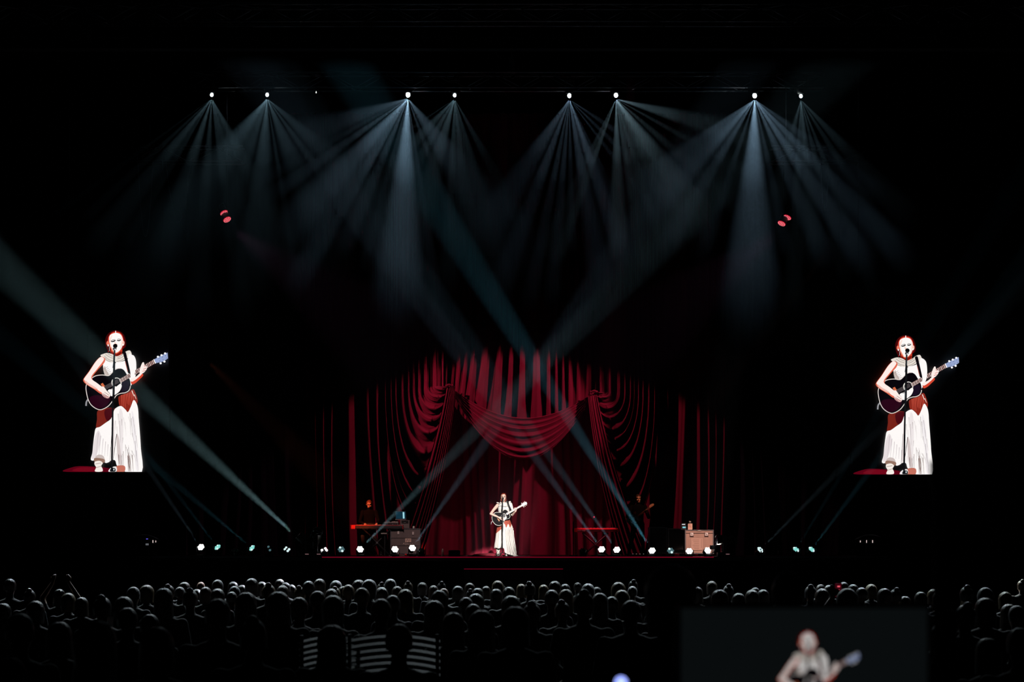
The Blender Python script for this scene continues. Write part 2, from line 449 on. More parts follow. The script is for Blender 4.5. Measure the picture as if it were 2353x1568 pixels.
def centre_swag(Y):
    px = Y / F; root = thing('stage_curtain', 'red centre curtain pulled up into a deep swag above the singer', 'curtain')
    xl, xr = 1028, 1369; zt = P(0, TOPY, Y).z
    us = np.linspace(0, 1, 260); n = 60; A = np.zeros((n, 260, 3))
    D0 = folds(us * 4.6, .31, 77, .50)
    for j, u_ in enumerate(us):
        x0 = xl + (xr - xl) * u_
        end = 890 + 14 * u_ + 118 * math.sin(PI * u_) ** .9
        for i in range(n):
            t = i / (n - 1); y = TOPY + (end - TOPY) * t
            q = max(0, (t - .62) / .38)
            bend = -34 * q ** 2 * (1 - u_) + 8 * q ** 2 * u_ * (1 - u_) * 4 * 0
            A[i, j] = P(x0 + bend * math.sin(PI * min(1, u_ * 1.6 + .05)), y, Y) + Vector((0, -D0[j] * (.4 + .6 * t) * (1 - .85 * q ** 1.5) - .12 * q * math.sin(PI * u_), 0))
    cloth('upper_cloth', A, M_velvet, root)
    vs = np.linspace(0, 1, 60); us = np.linspace(0, 1, 80); A = np.zeros((60, 80, 3)); D0 = folds(vs * 1.5, .20, 31, .16)
    for i, v in enumerate(vs):
        sag = 70 + 96 * v
        for j, u_ in enumerate(us):
            x = xl + 4 + (xr - xl - 8) * u_; y = 886 + 14 * u_ + sag * (math.sin(PI * u_) ** .85 if 0 < u_ < 1 else 0)
            A[i, j] = P(x, y, Y) + Vector((0, -.42 * math.sin(PI * u_) - D0[i] * math.sin(PI * u_) ** .5 - .10, 0))
    cloth('swag_band', A, M_velvet, root)
centre_swag(56.9)
# black side drapes
for x0, x1, lab, sd in ((430, 690, 'black side drape hanging left of the red curtains', 3), (1668, 1930, 'black side drape hanging right of the red curtains', 8)):
    tag(cloth('side_drape', hang(x0, x1, TOPY, 55.4, .55, .22, sd), M_blackdrape), lab, 'curtain', 'black side drapes')
# ------------------------------------------------------------------ trusses and hanging lamps
M_truss = mat('truss_grey', (.16, .16, .17), .4, 1.0)
def truss(label, a, b, s=.42, n=None, group='lighting trusses'):
    """box truss from a to b: four chords and diagonal lacing"""
    a = Vector(a); b = Vector(b); L = (b - a).length; n = n or max(3, int(L / .75))
    r = thing('lighting_truss', label, 'truss', a, group=group)
    d = b - a; q = d.to_track_quat('X', 'Z').to_matrix()
    off = [q @ Vector((0, i * s / 2, j * s / 2)) for i in (-1, 1) for j in (-1, 1)]
    for o in off:
        u = MB(); u.cyl(o, d + o, .027, n=10); u.build('chord', M_truss, r, True)
    br = MB(); br.cyl((0, 0, 0), (1, 0, 0), .013, n=6); me = br.mesh('brace', M_truss, True)
    pairs = [(0, 1), (2, 3), (1, 3)]
    for i in range(n):
        for k, (p, q_) in enumerate(pairs):
            f, t = (off[p], off[q_]) if i % 2 == 0 else (off[q_], off[p])
            A = d * (i / n) + f; B = d * ((i + 1) / n) + t
            o = part('brace', me, r); o.location = A; o.rotation_euler = (B - A).to_track_quat('X', 'Z').to_euler(); o.scale = ((B - A).length, 1, 1)
    for f in (.15, .85) if L < 6 else (.08, .36, .64, .92):
        u = MB(); u.cyl(d * f, Vector((d.x * f, d.y * f, 23.98 - a.z)), .012, n=6); u.build('suspension_cable', M_steel, r)
    return r
tz = 188
truss('long upstage truss that carries the eight bright beam lamps', P(440, tz, LAMP_Y + .1), P(1890, tz, LAMP_Y + .1))
truss('short truss at the upper left catching a pale streak of light', P(306, 357, 51.2), P(560, 357, 51.2))
truss('short truss at the upper right with faint glints', P(1770, 357, 51.2), P(2010, 357, 51.2))
truss('dark front truss near the ceiling with four added audience lamps', (-13, 44.6, CROWD_LAMP_Z + .32), (13, 44.6, CROWD_LAMP_Z + .32))
for k, (x, hy_) in enumerate(CROWD_LAMPS):  # fixture bodies put around the added audience lights
    r = thing('added_crowd_lamp', 'added hooded black audience lamp under the front truss, %s' % ('leftmost', 'second from the left', 'third from the left', 'rightmost')[k], 'stage lamp', (x, hy_, CROWD_LAMP_Z), group='added audience lamps on the front truss')
    d = Vector((0, -.85, -.52)); u = MB(); u.cyl(Vector((0, -.01, -.25)) - d * .25, Vector((0, -.01, -.25)) + d * .30, .12, .13, 20, caps=False); u.ball(Vector((0, -.01, -.25)) - d * .25, .12, 16, 8); h = u.build('can', M_matt, r)
    u = MB(); u.tube([(-.15, -.01, -.25), (-.15, -.01, -.02), (0, -.01, .03), (.15, -.01, -.02), (.15, -.01, -.25)], .014, 8); u.build('yoke', M_black, r)
    u = MB(); u.cyl((0, -.01, .03), (0, -.01, .10), .03, n=10); u.build('clamp', M_steel, r)
M_lampglass = emat('lamp_lens', (.86, .95, 1.0), 14.0)
M_lampglass_dim = emat('lamp_lens_soft', (.80, .95, 1.0), 6.0)
ords = ['leftmost', 'second', 'third', 'fourth', 'fifth', 'sixth', 'seventh', 'rightmost']
for k, ((hx, hy), gain, colr, rays) in enumerate(HEADS):
    c = P(hx, hy, LAMP_Y)
    lab = 'bright white beam lamp under the upstage truss, %s' % (ords[k] + (' of eight' if k in (0, 7) else ' from the left'))
    r = thing('beam_lamp', lab, 'stage lamp', c + Vector((0, -.02, .53)), group='beam lamps on the upstage truss')
    u = MB(); u.box((0, 0, -.09), (.30, .24, .12), bev=.02); u.build('base', M_black, r)
    u = MB()
    for sx in (-1, 1): u.box((sx * .145, .01, -.27), (.03, .07, .26), bev=.008)
    u.box((0, .01, -.155), (.32, .08, .03), bev=.008); u.build('yoke', M_black, r)
    hd = MB(); hd.loft([((0, .05, -.22), .07, .07), ((0, .03, -.28), .11, .10), ((0, -.02, -.40), .115, .10), ((0, -.06, -.47), .09, .08)], 18)
    h = hd.build('head', M_black, r, True)
    u = MB(); u.ball((0, -.075, -.53), (.042 + .012 * gain, .03, .052 + .016 * gain), 16, 8, rot=(-.25, 0, 0)); u.build('lens', M_lampglass if gain > .7 else M_lampglass_dim, h, True)
    u = MB(); u.cyl((0, 0, -.03), (0, 0, .04), .05, n=12); u.build('clamp', M_steel, r, True)
# tiny indicator on a small lamp between the second and third beam lamps
r = thing('truss_indicator', 'tiny white indicator light on a box below the upstage truss', 'indicator', (P(728, 0, LAMP_Y).x, LAMP_Y + .1 - .21, P(0, tz, LAMP_Y + .1).z - .21))
u = MB(); u.box((0, 0, -.08), (.14, .1, .12), bev=.01); u.build('box', M_black, r)
u = MB(); u.ball((0, -.055, -.16), .014); u.cyl((0, -.05, -.12), (0, -.055, -.16), .008); u.build('led', emat('indicator_led', (1, 1, 1), 2.0), r, True)
# red LED pars, two on each side
M_redled = emat('red_led', srgb(255, 150, 160), 1.0)
M_redlens = emat('red_led_face', srgb(205, 8, 40), 0.8)
for side, pair in enumerate(PARS):
    for j, (px, py) in enumerate(pair):
        c = P(px, py, PAR_Y)
        lab = 'round red LED lamp with glowing dots hanging at the %s, %s of the pair' % ('left' if side == 0 else 'right', 'upper' if j == 0 else 'lower')
        r = thing('led_par_lamp', lab, 'stage lamp', c, group='red LED lamps')
        sg = 1 if side == 0 else -1
        d = Vector((sg * .55, -.42, -.95)).normalized() if side == 0 else Vector((sg * .50, -.36, -1.0)).normalized()
        R = d.to_track_quat('-Z', 'X').to_matrix()
        u = MB(); u.cyl(R @ Vector((0, 0, .01)), R @ Vector((0, 0, .22)), .128, .10, 24); h = u.build('housing', M_black, r)
        u = MB(); u.cyl(R @ Vector((0, 0, .012)), R @ Vector((0, 0, -.004)), .118, n=24); u.build('face', M_redlens, h)
        pts = [(0, 0)] + [(.05, i * 60) for i in range(6)] + [(.096, i * 30 + 15) for i in range(12)]
        for rr, an in pts:
            q = math.radians(an); u = MB(); u.ball(R @ Vector((rr * math.cos(q), rr * math.sin(q), -.006)), .0145, 8, 6); u.build('led', M_redled, h, True)
        u = MB(); u.tube([R @ Vector((x, 0, z)) for x, z in ((-.14, .08), (-.14, .26), (0, .31), (.14, .26), (.14, .08))], .012, 6); u.build('yoke', M_steel, r)
        # drop pipe from the truss above
    bot = P((pair[0][0] + pair[1][0]) / 2, (pair[0][1] + pair[1][1]) / 2, PAR_Y) + Vector((0, .20, -.25)); top = Vector((bot.x, 51.2, P(0, 357, 51.2).z + .2))
    u = MB(); u.tube([bot, Vector((bot.x, bot.y, top.z)), top], .024, 8)
    tag(u.build('drop_pipe', M_matt, None, True), 'thin black pipe holding the two red lamps at the %s' % ('left' if side == 0 else 'right'), 'pipe', 'drop pipes')
# cables hanging in loops near the left truss
for x0, y0, x1, y1, sag, lab in ((316, 360, 352, 365, 185, 'long slack cable loop below the upper left truss'), (380, 362, 440, 366, 150, 'slack cable loop under the upper left truss, nearer the red lamps'), (1885, 362, 1905, 364, 130, 'slack cable loop under the upper right truss')):
    pts = [P(x0 + (x1 - x0) * t, y0 + sag * (1 - (2 * t - 1) ** 2) + (y1 - y0) * t - 3, 50.99) for t in np.linspace(0, 1, 24)]
    u = MB(); u.tube(pts, .012, 6); tag(u.build('hanging_cable', M_steel, None, True), lab, 'cable', 'hanging cables')
# pale panels on the far wall
for x, y, wpx, lab in ((1862, 132, 36, 'small pale notice board high on the far wall at the right'), (1703, 134, 32, 'dim notice board high on the far wall left of the pale one')):
    r = thing('wall_panel', lab, 'panel', P(x, y, 65.9), group='wall panels')
    u = MB(); u.box((0, 0, 0), (wpx * 65.9 / F, .04, .22)); u.build('board', mat('pale_board_%d' % x, (.16, .17, .16) if x > 1800 else (.06, .06, .06), .6), r)
    u = MB(); u.tube([(-wpx * 65.9 / F / 2, -.02, -.11), (wpx * 65.9 / F / 2, -.02, -.11), (wpx * 65.9 / F / 2, -.02, .11), (-wpx * 65.9 / F / 2, -.02, .11)], .015, 6, closed=True); u.build('frame', M_steel, r)
# main hoist line seen in the middle
u = MB(); u.cyl(P(1178, 180, 50.1), P(1172, 10, 50.1), .05, n=10); u.box(P(1176, 150, 50.1), (.22, .2, .4), bev=.03)
tag(u.build('chain_hoist', M_matt, None), 'dark chain hoist holding the middle of the upstage truss', 'hoist')

# ------------------------------------------------------------------ floor lamps on the stage edge
ord_l = ['leftmost white floor lamp left of the stage, below the left screen', 'teal floor lamp, second from the left on the stage edge', 'pale teal floor lamp, third from the left on the stage edge',
 'unlit floor lamp with a few glinting dots, fourth from the left', 'floor lamp with slanted bright bars, fifth from the left', 'half-lit floor lamp left of the dim flower-shaped one', 'dim flower-shaped floor lamp left of the keyboard player',
 'glaring white floor lamp in front of the keyboard player', 'glaring floor lamp in front of the dark equipment rack', 'glaring floor lamp right of the lettered rack front',
 'glaring floor lamp under the red keyboard, left one', 'glaring floor lamp right of the red keyboard', 'brightest floor lamp sending a teal beam past the guitarist', 'dim flower-shaped floor lamp right of the guitarist',
 'glaring floor lamp in front of the pale flight case', 'glaring floor lamp at the right corner of the pale flight case', 'ring-like white floor lamp on the right stage wing', 'dim teal floor lamp on the right stage wing', 'rightmost teal floor lamp on the stage edge']
M_l7 = emat('floor_lens_lit', (1, 1, .97), 5.0); M_l7t = emat('floor_lens_teal', srgb(130, 215, 205), 1.0); M_l7p = emat('floor_lens_pale', srgb(215, 240, 240), 1.0)
M_l7d = emat('floor_lens_dim', srgb(70, 100, 105), 1.0); M_l7k = mat('floor_lens_off', (.05, .06, .07), .1, spec=1.0)
def floor_lamp(label, lens, d, kind, base_z):
    """moving wash lamp: base, yoke, round head, seven lenses in a flower"""
    r = thing('floor_lamp', label, 'stage lamp', (lens.x, lens.y + .05, base_z), group='floor lamps on the stage edge')
    L = lens - Vector((lens.x, lens.y + .05, base_z))
    u = MB(); u.box((0, 0, .03), (.20, .18, .06), bev=.012); u.build('base', M_black, r)
    u = MB(); zc = L.z
    for sx in (-1, 1): u.box((sx * .115, 0, (zc + .08) / 2 ), (.018, .06, zc - .05), bev=.004)
    u.box((0, 0, .07), (.24, .06, .02), bev=.004); u.build('yoke', M_black, r)
    R = d.to_track_quat('Z', 'X').to_matrix(); C = L - d * .03
    u = MB(); u.cyl(C - d * .16, C - d * .02, .07, .098, 22); u.cyl(C - d * .02, C + d * .0, .098, .098, 22); h = u.build('head', M_black, r)
    for i in range(7):
        q = math.radians(60 * (i - 1) + 30); o = Vector((0, 0, 0)) if i == 0 else R @ Vector((math.cos(q), math.sin(q), 0)) * .062
        m = {'lit': M_l7, 'teal': M_l7t, 'dim': M_l7d, 'dots': M_l7k, 'bars': M_l7k, 'part': M_l7k, 'ring': M_l7p, 'off': M_l7k}[kind]
        if kind == 'teal' and i % 3 == 1: m = M_l7p
        if kind == 'bars' and i in (1, 2, 4, 5): m = M_l7p
        if kind == 'part' and i in (2, 5, 6): m = M_l7
        if kind == 'dim' and i in (1, 4): m = M_l7p
        if kind == 'dots' and i in (1, 4): m = M_l7d
        if kind == 'ring' and i == 0: m = M_l7d
        u = MB(); u.cyl(C + o, C + o + d * .012, .0335, n=14); u.ball(C + o + d * .010, .0335 if kind != 'dots' else .02, 14, 6); u.build('lens', m, h, True)
    return r
for k, fl in enumerate(FLOOR_LAMPS):
    a, d = lamp_dir(k)
    if not fl[3] or fl[1] in ('lit',): d = (d * .35 + Vector((0, -1, .15)) * .65).normalized()      # lens faces the hall
    else: d = (d * .6 + Vector((0, -1, .1)) * .4).normalized()
    floor_lamp(ord_l[k], a, d, fl[1], DECK)
for x, lab in ((1340, 'unlit black floor lamp standing below the left end of the red keyboard'), (968, 'unlit black floor lamp left of the water bottle, hanging over the stage edge'), (540, 'unlit black floor lamp between two teal ones on the left wing')):
    floor_lamp(lab, P(x, 1264, STAGE_Y + .22), Vector((.1, -.55, .85)).normalized(), 'off', DECK)
# white marker posts on the stage edge
M_post = mat('pale_post', (.75, .55, .52), .5)
for x, lab in ((538, 'short pale post on the left stage wing, between the teal lamps'), (577, 'thin pale post under the third floor lamp'), (1749, 'short pale post under the ring-like floor lamp'), (1788, 'short pale post standing alone on the right stage wing'), (1831, 'thin pale post under the dim teal lamp on the right')):
    c = P(x, 1279, STAGE_Y + .02); r = thing('marker_post', lab, 'post', (c.x, c.y, DECK), group='pale posts on the stage edge')
    u = MB(); u.cyl((0, 0, .03), (0, 0, .16), .016, n=10); u.build('tube', M_post, r, True)
    u = MB(); u.cyl((0, 0, 0), (0, 0, .03), .03, .02, 12); u.build('foot', M_black, r, True)
# the two large moving heads with shiny brackets
def big_head(label, x, y, d, facing):
    c = P(x, y, STAGE_Y + .35); r = thing('moving_head_lamp', label, 'stage lamp', (c.x, c.y, DECK))
    L = c - Vector((c.x, c.y, DECK)); d = d.normalized()
    u = MB(); u.box((0, 0, .06), (.40, .30, .12), bev=.02); u.build('base', M_black, r)
    u = MB()
    for sy in (-1, 1): u.box((0, sy * .19, L.z / 2 + .10), (.12, .035, L.z), bev=.01)
    u.box((0, 0, .14), (.12, .40, .03), bev=.01); u.build('yoke', M_black, r)
    u = MB(); u.cyl(L - d * .25, L + d * .22, .15, .135, 24); u.ball(L - d * .25, .15, 16, 10); h = u.build('head', M_black, r)
    u = MB(); u.cyl(L + d * .221, L + d * .235, .12, n=24); u.build('lens', M_l7k, h, True)
    rg = MB(); R = d.to_track_quat('Z', 'X').to_matrix()
    rg.tube([L + d * .225 + R @ Vector((.135 * math.cos(t), .135 * math.sin(t), 0)) for t in np.linspace(0, 2 * PI, 28, endpoint=False)], .007, 6, closed=True); rg.build('lens_ring', M_chrome, h, True)
    for i in range(3):
        u = MB(); u.tube([L + d * (-.2 + .13 * i) + R @ Vector((.16 * math.cos(t), .16 * math.sin(t), 0)) for t in np.linspace(.2, 2.2, 12)], .006, 6); u.build('handle', M_chrome, h, True)
    u = MB(); u.box((.08, -.16, .07), (.10, .012, .02)); u.build('display', emat('lamp_display', srgb(160, 120, 125), .5), r)
    return r
big_head('large black moving lamp at the left stage corner, sending the long pale beam', 700, 1243, bigD, 1)
big_head('large black moving lamp with shiny rings beside the pale flight case', 1664, 1243, Vector((-.85, -.35, .12)), -1)
big_head('dark moving lamp with a chrome-ringed head right of the long pale beam', 727, 1232, Vector((.25, -.8, .55)), 1)
for x, lab, sg in ((340, 'arched side lamp stand with small white lights below the left screen', 1), (1990, 'arched side lamp stand with three white strips below the right screen', -1)):
    c = P(x, 1278, STAGE_Y + .6); r = thing('side_stand', lab, 'stand', (c.x, c.y, DECK), group='arched stands below the screens')
    u = MB(); u.box((0, 0, .03), (.5, .3, .06), bev=.01); u.cyl((0, 0, .06), (0, 0, .52), .02); u.build('post', M_black, r)
    u = MB(); u.tube([(t * .36 - sg * .05, 0, .60 - .10 * t * t - .03 * t * sg) for t in np.linspace(-1, 1, 16)], .012, 6); u.build('arch', M_steel, r, True)
    u = MB(); u.box((0, .02, .42), (.42, .05, .16), bev=.01); h = u.build('lamp_bar', M_black, r)
    for i in range(3):
        if sg == 1 and i == 2: continue
        u = MB(); u.box((-.16 + .17 * i if sg < 0 else .22 - .08 * i, -.015, .42), (.018, .02, .075 if i else .05)); u.build('light_strip', emat('strip_white', srgb(225, 205, 200), .9), h)
    if sg == 1:
        u = MB(); u.box((-.02, -.015, .49), (.05, .02, .018)); u.build('light_strip', emat('strip_blue', srgb(110, 100, 255), .9), h)
        u = MB(); u.box((-.02, -.015, .34), (.08, .02, .05)); u.build('label_plate', emat('strip_grey', srgb(120, 125, 130), .5), h)

# ------------------------------------------------------------------ LED screens with the singer's picture
def E(r, g, b, k=1.0): return emat('pic_%d_%d_%d_%s' % (r, g, b, k), srgb(r, g, b), k)
def line(p, q, w0, w1=None):
    p = np.array(p, float); q = np.array(q, float); w1 = w0 if w1 is None else w1
    d = (q - p) / (np.linalg.norm(q - p) + 1e-9); n = np.array([-d[1], d[0]])
    return [p + n * w0 / 2, q + n * w1 / 2, q - n * w1 / 2, p - n * w0 / 2]
def ell(c, rx, ry, n=18, rot=0):
    return [(c[0] + rx * math.cos(t) * math.cos(rot) - ry * math.sin(t) * math.sin(rot), c[1] + rx * math.cos(t) * math.sin(rot) + ry * math.sin(t) * math.cos(rot)) for t in np.linspace(0, 2 * PI, n, endpoint=False)]
def band(pts, wd, closed=False):
    """quads following a curve"""
    out = []; m = len(pts)
    for i in range(m if closed else m - 1): out.append(line(pts[i], pts[(i + 1) % m], wd))
    return out
WHT = (255, 250, 248); SKIN = (255, 238, 232); SHD = (226, 104, 78); BLK = (9, 5, 10)
PIC = []      # (outline in picture units, colour)
def add(c, pts, smooth=True): PIC.append(([tuple(p) for p in (crom(pts, 4) if smooth else pts)], c))
def addl(c, *ls):
    for l in ls: PIC.append(([tuple(p) for p in l], c))
add((88, 2, 20), [(175, 1427), (250, 1392), (330, 1379), (480, 1385), (600, 1400), (625, 1431), (400, 1432)])
add((112, 8, 26), [(260, 1420), (330, 1390), (460, 1392), (540, 1415), (400, 1428)])
# hair
add((66, 6, 8), [(566, 310), (556, 262), (560, 225), (580, 188), (612, 164), (650, 155), (690, 164), (720, 190), (738, 230), (744, 272), (738, 306), (712, 326), (700, 345), (605, 350), (582, 340)])
add((132, 18, 12), [(582, 300), (580, 240), (598, 200), (640, 172), (690, 180), (716, 215), (730, 262), (726, 300), (700, 330), (610, 330)])
addl((225, 60, 40), *band(crom([(582, 262), (590, 215), (616, 182), (648, 172), (684, 178), (708, 205), (720, 250)], 4, False), 9))
add((200, 62, 40), [(612, 325), (702, 318), (706, 365), (690, 395), (640, 398), (612, 372)])
add((120, 20, 12), [(612, 345), (650, 372), (700, 345), (700, 365), (655, 392), (615, 375)])
add(WHT, [(592, 222), (606, 194), (648, 178), (690, 188), (711, 220), (717, 258), (711, 298), (694, 332), (668, 356), (646, 360), (624, 345), (604, 312), (594, 270)])
add((245, 150, 120), [(594, 270), (604, 312), (624, 345), (632, 345), (612, 305), (602, 262)])
add((255, 226, 214), [(596, 232), (608, 206), (622, 196), (612, 230), (606, 268), (614, 306), (604, 300), (597, 262)])
add((255, 226, 214), [(700, 214), (710, 240), (714, 272), (706, 306), (690, 332), (694, 300), (702, 262)])
add((250, 170, 140), [(632, 346), (650, 356), (676, 346), (696, 326), (690, 338), (668, 357), (646, 361)])
add((255, 214, 200), [(640, 262), (648, 262), (652, 276), (642, 278)])
addl(WHT, line((651, 160), (651, 186), 7))
# ears and earrings
add((240, 120, 95), ell((580, 272), 12, 20)); add(WHT, ell((584, 290), 6, 10)); add((250, 190, 175), ell((722, 270), 9, 20)); add(WHT, ell((718, 285), 5, 9))
addl((35, 20, 22), line((592, 298), (592, 346), 9)); addl((235, 225, 225), line((596, 302), (595, 342), 3)); add((150, 20, 25), ell((586, 346), 5, 6))
# brows, eyes, nose, lips
addl((60, 18, 18), *band(crom([(608, 254), (622, 243), (646, 238)], 4, False), 4), *band(crom([(668, 236), (684, 234), (698, 240)], 4, False), 4))
add((22, 14, 18), [(610, 255), (630, 250), (648, 242), (650, 250), (636, 259), (618, 262)]); add((22, 14, 18), [(664, 242), (682, 244), (696, 240), (696, 248), (682, 253), (668, 251)])
add((235, 170, 150), ell((655, 282), 13, 5)); add((150, 20, 30), ell((657, 289), 9, 4))
# body
add(WHT, [(545, 415), (620, 445), (740, 428), (800, 378), (830, 410), (838, 480), (832, 560), (800, 640), (720, 700), (600, 620), (556, 560), (540, 500)])
add((205, 190, 182), [(540, 500), (556, 478), (566, 510), (590, 556), (560, 560), (545, 530)])
for i in range(7): addl((110, 84, 80), line((545 + 7 * i, 506 + 9 * i), (582 + 9 * i, 482 + 15 * i), 2.5))
add((232, 224, 214), [(515, 382), (535, 370), (575, 360), (620, 370), (660, 390), (715, 368), (735, 352), (765, 338), (785, 342), (795, 378), (755, 412), (700, 436), (630, 446), (575, 434), (535, 402)])
for q in ([(560, 372), (600, 398), (640, 410)], [(550, 388), (590, 420), (640, 436)], [(580, 366), (612, 384), (650, 396)], [(735, 380), (700, 404), (668, 414)], [(745, 396), (705, 426), (660, 436)], [(556, 404), (575, 428), (610, 440)], [(720, 372), (690, 392), (670, 400)]):
    addl((128, 112, 106), *band(crom(q, 4, False), 3.5))
# skirt, sash and boots
add((118, 34, 24), [(500, 872), (640, 858), (630, 935), (566, 985), (515, 1030), (478, 1038), (486, 960)])
add((70, 10, 18), [(560, 872), (640, 862), (630, 935), (580, 972), (556, 930)])
add((138, 40, 28), [(685, 750), (760, 720), (806, 686), (830, 715), (852, 800), (815, 850), (762, 892), (725, 850), (690, 835), (680, 790)])
for i in range(8): addl((222, 92, 72), line((706 + 14 * i, 738 - 4 * i), (712 + 15 * i, 838 - 6 * i + (i % 3) * 14), 5, 2.5))
addl((245, 225, 215), line((800, 700), (818, 748), 9, 4), line((822, 735), (838, 775), 7, 3))
add(WHT, [(475, 1040), (512, 1026), (560, 992), (610, 955), (632, 900), (650, 862), (700, 838), (740, 868), (764, 893), (790, 845), (815, 785), (842, 815), (856, 870), (862, 960), (872, 1080), (881, 1220), (890, 1431), (740, 1431), (722, 1372), (690, 1386), (664, 1372), (650, 1330), (620, 1325), (590, 1345), (560, 1350), (545, 1318), (515, 1292), (482, 1312), (452, 1330), (430, 1318), (444, 1260), (452, 1180), (462, 1100)])
add((232, 222, 224), [(450, 1220), (470, 1110), (500, 1060), (520, 1120), (500, 1230), (470, 1300), (440, 1310)])
add((205, 190, 186), [(470, 1300), (500, 1276), (545, 1290), (560, 1345), (530, 1320), (500, 1312)])
add((238, 230, 230), [(690, 870), (716, 900), (722, 1060), (716, 1240), (704, 1320), (690, 1200), (684, 1000)])
add((226, 214, 214), [(628, 960), (642, 1000), (640, 1180), (628, 1310), (612, 1300), (622, 1120)])
add((244, 238, 240), [(800, 880), (826, 960), (846, 1160), (862, 1400), (836, 1400), (818, 1180), (800, 1000)])
add((214, 200, 198), [(664, 1090), (684, 1130), (700, 1260), (712, 1360), (690, 1372), (672, 1300), (664, 1180)])
rr_ = random.Random(5)
for i in range(34):
    x = 650 + rr_.random() * 190; y = 880 + rr_.random() * 420; l = 50 + rr_.random() * 150
    addl(((205, 196, 196), (150, 138, 138), (110, 96, 98))[i % 3], line((x, y), (x + (x - 690) * .12 + rr_.uniform(-6, 10), min(1425, y + l)), 3.2, 1))
for i in range(12):
    x = 680 + rr_.random() * 130; addl((120, 96, 90), line((x, 1240 + rr_.random() * 60), (x + rr_.uniform(-4, 22), 1428), 3.5, 2))
for i in range(6): addl((196, 186, 190), line((500 + 22 * i, 1080 + 26 * i), (478 + 26 * i, 1290), 5, 2))
addl((60, 46, 50), line((665, 1090), (622, 1400), 5, 3), line((622, 1060), (604, 1350), 3))
add((150, 116, 100), [(468, 1306), (552, 1318), (548, 1350), (470, 1345)]); add((246, 238, 230), [(470, 1340), (512, 1332), (540, 1352), (526, 1378), (538, 1404), (534, 1428), (470, 1428), (480, 1392), (466, 1366)])
addl((150, 128, 118), line((472, 1362), (524, 1352), 4), line((478, 1394), (530, 1380), 4))
add((196, 112, 94), [(664, 1380), (736, 1378), (734, 1431), (668, 1431)]); add((235, 232, 232), [(592, 1430), (612, 1396), (660, 1384), (662, 1430)])
# guitar
GB = [(440, 590), (480, 567), (540, 560), (592, 566), (622, 542), (652, 512), (690, 500), (728, 514), (758, 558), (784, 606), (790, 660), (776, 700), (742, 720), (702, 726), (664, 744), (634, 788), (592, 840), (532, 872), (488, 866), (440, 832), (412, 784), (397, 724), (392, 668), (408, 622)]
addl((150, 150, 155), *band(crom([(412, 776), (394, 800), (390, 838)], 4, False), 14))
add(BLK, GB)
add((40, 5, 22), [(420, 770), (480, 742), (600, 760), (600, 800), (560, 846), (500, 860), (450, 832)]); add((24, 12, 30), [(700, 640), (770, 610), (778, 660), (760, 700), (712, 712)])
bp = crom(GB, 4); addl((226, 216, 210), *[line(bp[i], bp[(i + 1) % len(bp)], 7) for i in range(len(bp)) if not (24 < i < 40)])
add((232, 228, 222), ell((666, 630), 46, 46)); add(BLK, ell((668, 628), 37, 37))
add(WHT, [(588, 700), (625, 682), (662, 668), (700, 640), (713, 662), (694, 706), (655, 738), (622, 752), (606, 726)])
for i in range(5): addl((128, 118, 120), line((556 + 3 * i, 664 + 7 * i), (676 + 3 * i, 600 + 7 * i), 2))
add((214, 108, 70), [(524, 642), (544, 632), (562, 662), (548, 678), (534, 660)], False)
NK = [(690, 600), (1003, 421), (1016, 456), (704, 632)]
add((118, 74, 70), NK, False)
for i in range(26):
    t = (i / 26) ** 1.15
    p = np.array((690, 600)) * (1 - t) + np.array((1003, 421)) * t; q = np.array((704, 632)) * (1 - t) + np.array((1016, 456)) * t
    addl((236, 226, 222), line(p * .97 + q * .03, q, 6 if i % 2 else 3))
addl((60, 30, 34), line((700, 612), (1006, 436), 2), line((702, 620), (1010, 446), 2))
addl(WHT, line((1003, 420), (1018, 458), 10))
add((150, 166, 208), [(1006, 422), (1050, 396), (1092, 376), (1126, 360), (1130, 412), (1090, 440), (1022, 455)], False)
for c in ((1040, 398), (1072, 384), (1104, 368), (1064, 456), (1098, 441)): add((246, 246, 250), ell(c, 10, 9))
for c in ((1050, 412), (1080, 400), (1108, 388), (1056, 436), (1086, 424), (1116, 410)): add((40, 46, 70), ell(c, 3, 3))
# strap, left arm and hands
add((14, 10, 14), [(726, 362), (750, 356), (764, 410), (782, 490), (792, 545), (770, 540), (752, 470), (738, 410)])
addl((180, 96, 84), line((746, 440), (768, 530), 5))
add(WHT, [(778, 372), (812, 384), (832, 420), (838, 500), (828, 570), (802, 602), (790, 520), (772, 430)])
add((214, 70, 46), [(798, 612), (850, 590), (890, 548), (908, 566), (872, 604), (838, 634), (806, 646)]); add(SKIN, [(796, 600), (846, 575), (890, 535), (900, 548), (850, 596), (806, 622)])
add(SKIN, [(880, 500), (900, 452), (914, 450), (920, 474), (938, 484), (942, 500), (932, 520), (905, 546), (876, 542)])
addl((200, 70, 60), line((908, 510), (936, 500), 4), line((900, 530), (928, 520), 4), line((916, 474), (926, 488), 4))
# right arm (left in the picture)
add(SHD, [(528, 398), (480, 440), (420, 530), (374, 592), (371, 618), (400, 648), (470, 692), (535, 735), (566, 700), (500, 645), (448, 592), (500, 515), (556, 455), (565, 415)])
add(SKIN, [(526, 400), (480, 444), (424, 530), (380, 590), (378, 606), (404, 632), (474, 676), (530, 716), (560, 690), (498, 638), (440, 586), (492, 510), (540, 448), (556, 415)])
add((240, 190, 178), [(392, 612), (420, 636), (474, 668), (500, 690), (470, 684), (410, 650), (384, 622)])
add(SKIN, [(520, 688), (548, 664), (578, 700), (612, 738), (608, 756), (586, 756), (560, 742), (534, 720)]); add((214, 168, 165), [(536, 722), (556, 738), (604, 758), (592, 772), (566, 766), (540, 744)])
addl((90, 40, 40), line((560, 716), (604, 746), 3), line((550, 728), (592, 760), 3), line((546, 742), (576, 768), 3))
